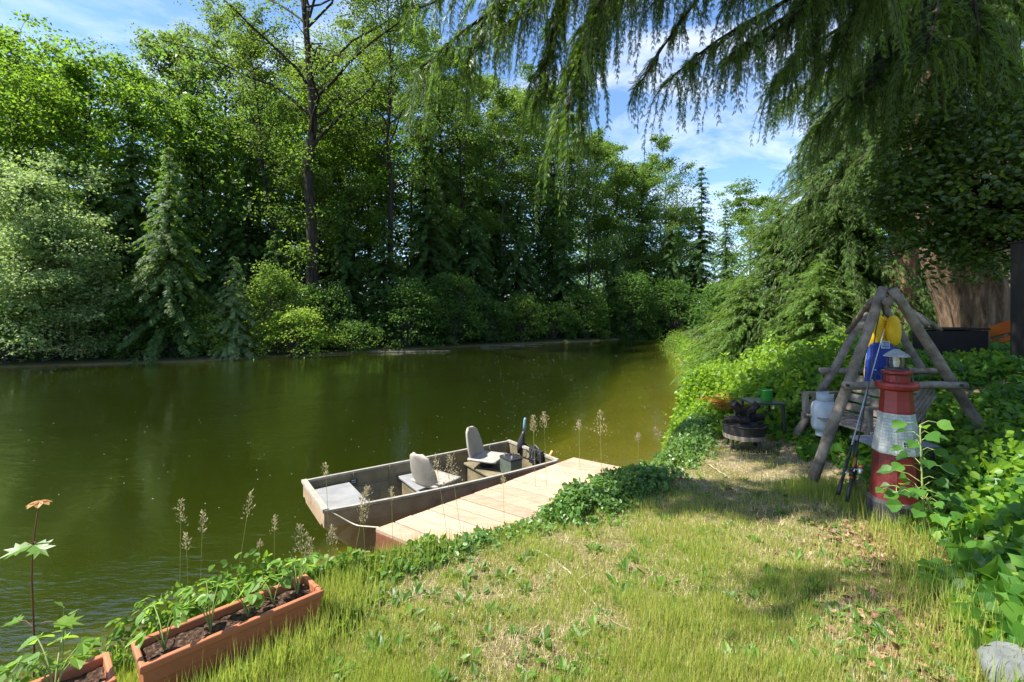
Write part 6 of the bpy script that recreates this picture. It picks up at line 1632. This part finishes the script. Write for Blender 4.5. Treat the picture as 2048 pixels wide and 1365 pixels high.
# white seed fluff and specks floating on the pond
fl = surf('seed_fluff', [(.75, .75, .70), (.85, .85, .82)], 5, rough=.9, bump=0)
n = 1100
px = rng.uniform(40, 1390, n); py = 712 + 330 * rng.uniform(0, 1, n) ** 2.2
px = np.where(rng.uniform(0, 1, n) < .62, rng.uniform(960, 1390, n), px)
d = CZ * F / (py - HZ); X = (px - CX) / F * d; Y = d
m = (sdist(LIP, X, Y) < -.6) & (-sdist(FAR, X, Y) < -.5)
bq = np.array([-2.05, 4.95]); rel = np.stack([X, Y], -1) - bq
m &= ~((rel @ np.array([.82, .57]) > -.3) & (rel @ np.array([.82, .57]) < 3.1) & (np.abs(rel @ np.array([.57, -.82])) < .75))
X, Y = X[m], Y[m]; n = len(X)
oc = np.array([(1, 0, 0), (0, 1, 0), (-1, 0, 0), (0, -1, 0), (0, 0, .08), (0, 0, -.1)]); of = [np.array([(0, 1, 4), (1, 2, 4), (2, 3, 4), (3, 0, 4), (1, 0, 5), (2, 1, 5), (3, 2, 5), (0, 3, 5)])]
R = np.repeat(np.eye(3)[None], n, 0)
V, fs = scatter(oc, of, np.stack([X, Y, np.full(n, .004)], -1), R, rng.uniform(.004, .009, n) * (.55 + Y * .028))
tag(mk('floating_fluff', V, fs, fl), 'white tree seed fluff scattered over the pond surface', 'seed fluff', kind='stuff')
# pale scum line and driftwood at the far waterline
dw = surf('driftwood', [(.16, .15, .13), (.34, .32, .28)], 6, (1, 1, 1), .9, .1, .4)
for k, (p0, p1, r, lab) in enumerate([
    ((735, 704.0), (900, 701.5), .016, 'long pale drift log along the shore right of the brightest bush'),
    ((960, 693.5), (1090, 689.0), .014, 'pale drift log at the lit strip of the far shore'),
    ((600, 714.0), (700, 709.5), .012, 'thin pale drift log just below the brightest bush')]):
    a, b_ = G(p0[0], p0[1], .01), G(p1[0], p1[1], .01)
    mb = MB(); t = np.linspace(0, 1, 9)[:, None]
    pts = a + (b_ - a) * t + np.random.default_rng(k).normal(0, .06, (9, 3)) * np.array([1, 1, .1])
    mb.tube(pts, r * np.linspace(1, .5, 9), 7)
    tag(mb.build('drift_log', dw, smooth=True), lab, 'log', 'drift logs along the far shore')
# twigs, rock, flat stone on the lawn
tw = surf('dry_twig', [(.20, .16, .11), (.42, .36, .28)], 14, (1, 1, 1), .85, .15, .3)
def ontoground(pts, z, lift=.012):
    out_ = []
    for px, py in pts:
        g = G(px, py, z)
        for _ in range(6):
            g = G(px, py, float(H(g[0], g[1])) + lift)
        out_.append(g)
    return np.array(out_)
for pts, r, lab in [
    ([(1070, 1100), (1098, 1113), (1130, 1135), (1163, 1172), (1188, 1208), (1205, 1232), (1230, 1250), (1285, 1268)], .0065, 'long thin crooked dead stick lying across the middle of the lawn'),
    ([(1418, 930), (1440, 944), (1462, 958)], .008, 'short pale stick on the lawn in front of the fire pit'),
    ([(990, 1075), (960, 1110), (945, 1135)], .003, 'thin dry grass stalk on the lawn below the dock')]:
    q = resample(ontoground(pts, .7), 16); q[:, 2] += .004 * np.sin(np.arange(16) * 1.3)
    mb = MB(); mb.tube(q, r * np.linspace(1.2, .5, 16), 6)
    if r == .0065:
        e = q[7]; mb.tube(np.stack([e, e + (.06, .03, .02), e + (.12, .07, .01)]), [.004, .003, .0015], 5)
        e = q[11]; mb.tube(np.stack([e, e + (.05, .05, .012), e + (.08, .10, .006)]), [.003, .003, .0015], 5)
    tag(mb.build('dead_stick', tw, smooth=True), lab, 'stick', 'sticks on the lawn')
rk = surf('rock_grey', [(.08, .085, .085), (.15, .16, .155), (.24, .25, .245)], 6, (1, 1, 1), .9, .2, .6)
def rock(name, label, c, r, seed, flat=.7):
    rng = np.random.default_rng(seed)
    th = np.linspace(0, PI, 15)[:, None]; ph = np.linspace(0, 2 * PI, 25)[None]
    v = np.stack([np.sin(th) * np.cos(ph), np.sin(th) * np.sin(ph), np.cos(th) + 0 * ph], -1)
    dirs = nrm(rng.normal(0, 1, (9, 3)))
    k = np.ones(v.shape[:2])
    for d_ in dirs: k = np.minimum(k, (.78 + rng.uniform(0, .15)) / np.maximum(v @ d_, .2))
    V = np.asarray(c) + v * k[..., None] * np.array([r, r * .85, r * flat])
    mb = MB(); mb.grid(V)
    return tag(mb.build(name, rk, smooth=True), label, 'rock')
g = ontoground([(2030, 1350)], .8, 0)[0]
rock('rock', 'pale grey rock half under ivy in the bottom right corner', g + (0.0, -.02, .01), .15, 4, .75)
g = ontoground([(1315, 952)], .7, 0)[0]
rock('rock', 'flat pale stone sunk in the lawn beside the dock corner', g + (0, 0, -.015), .17, 6, .25)
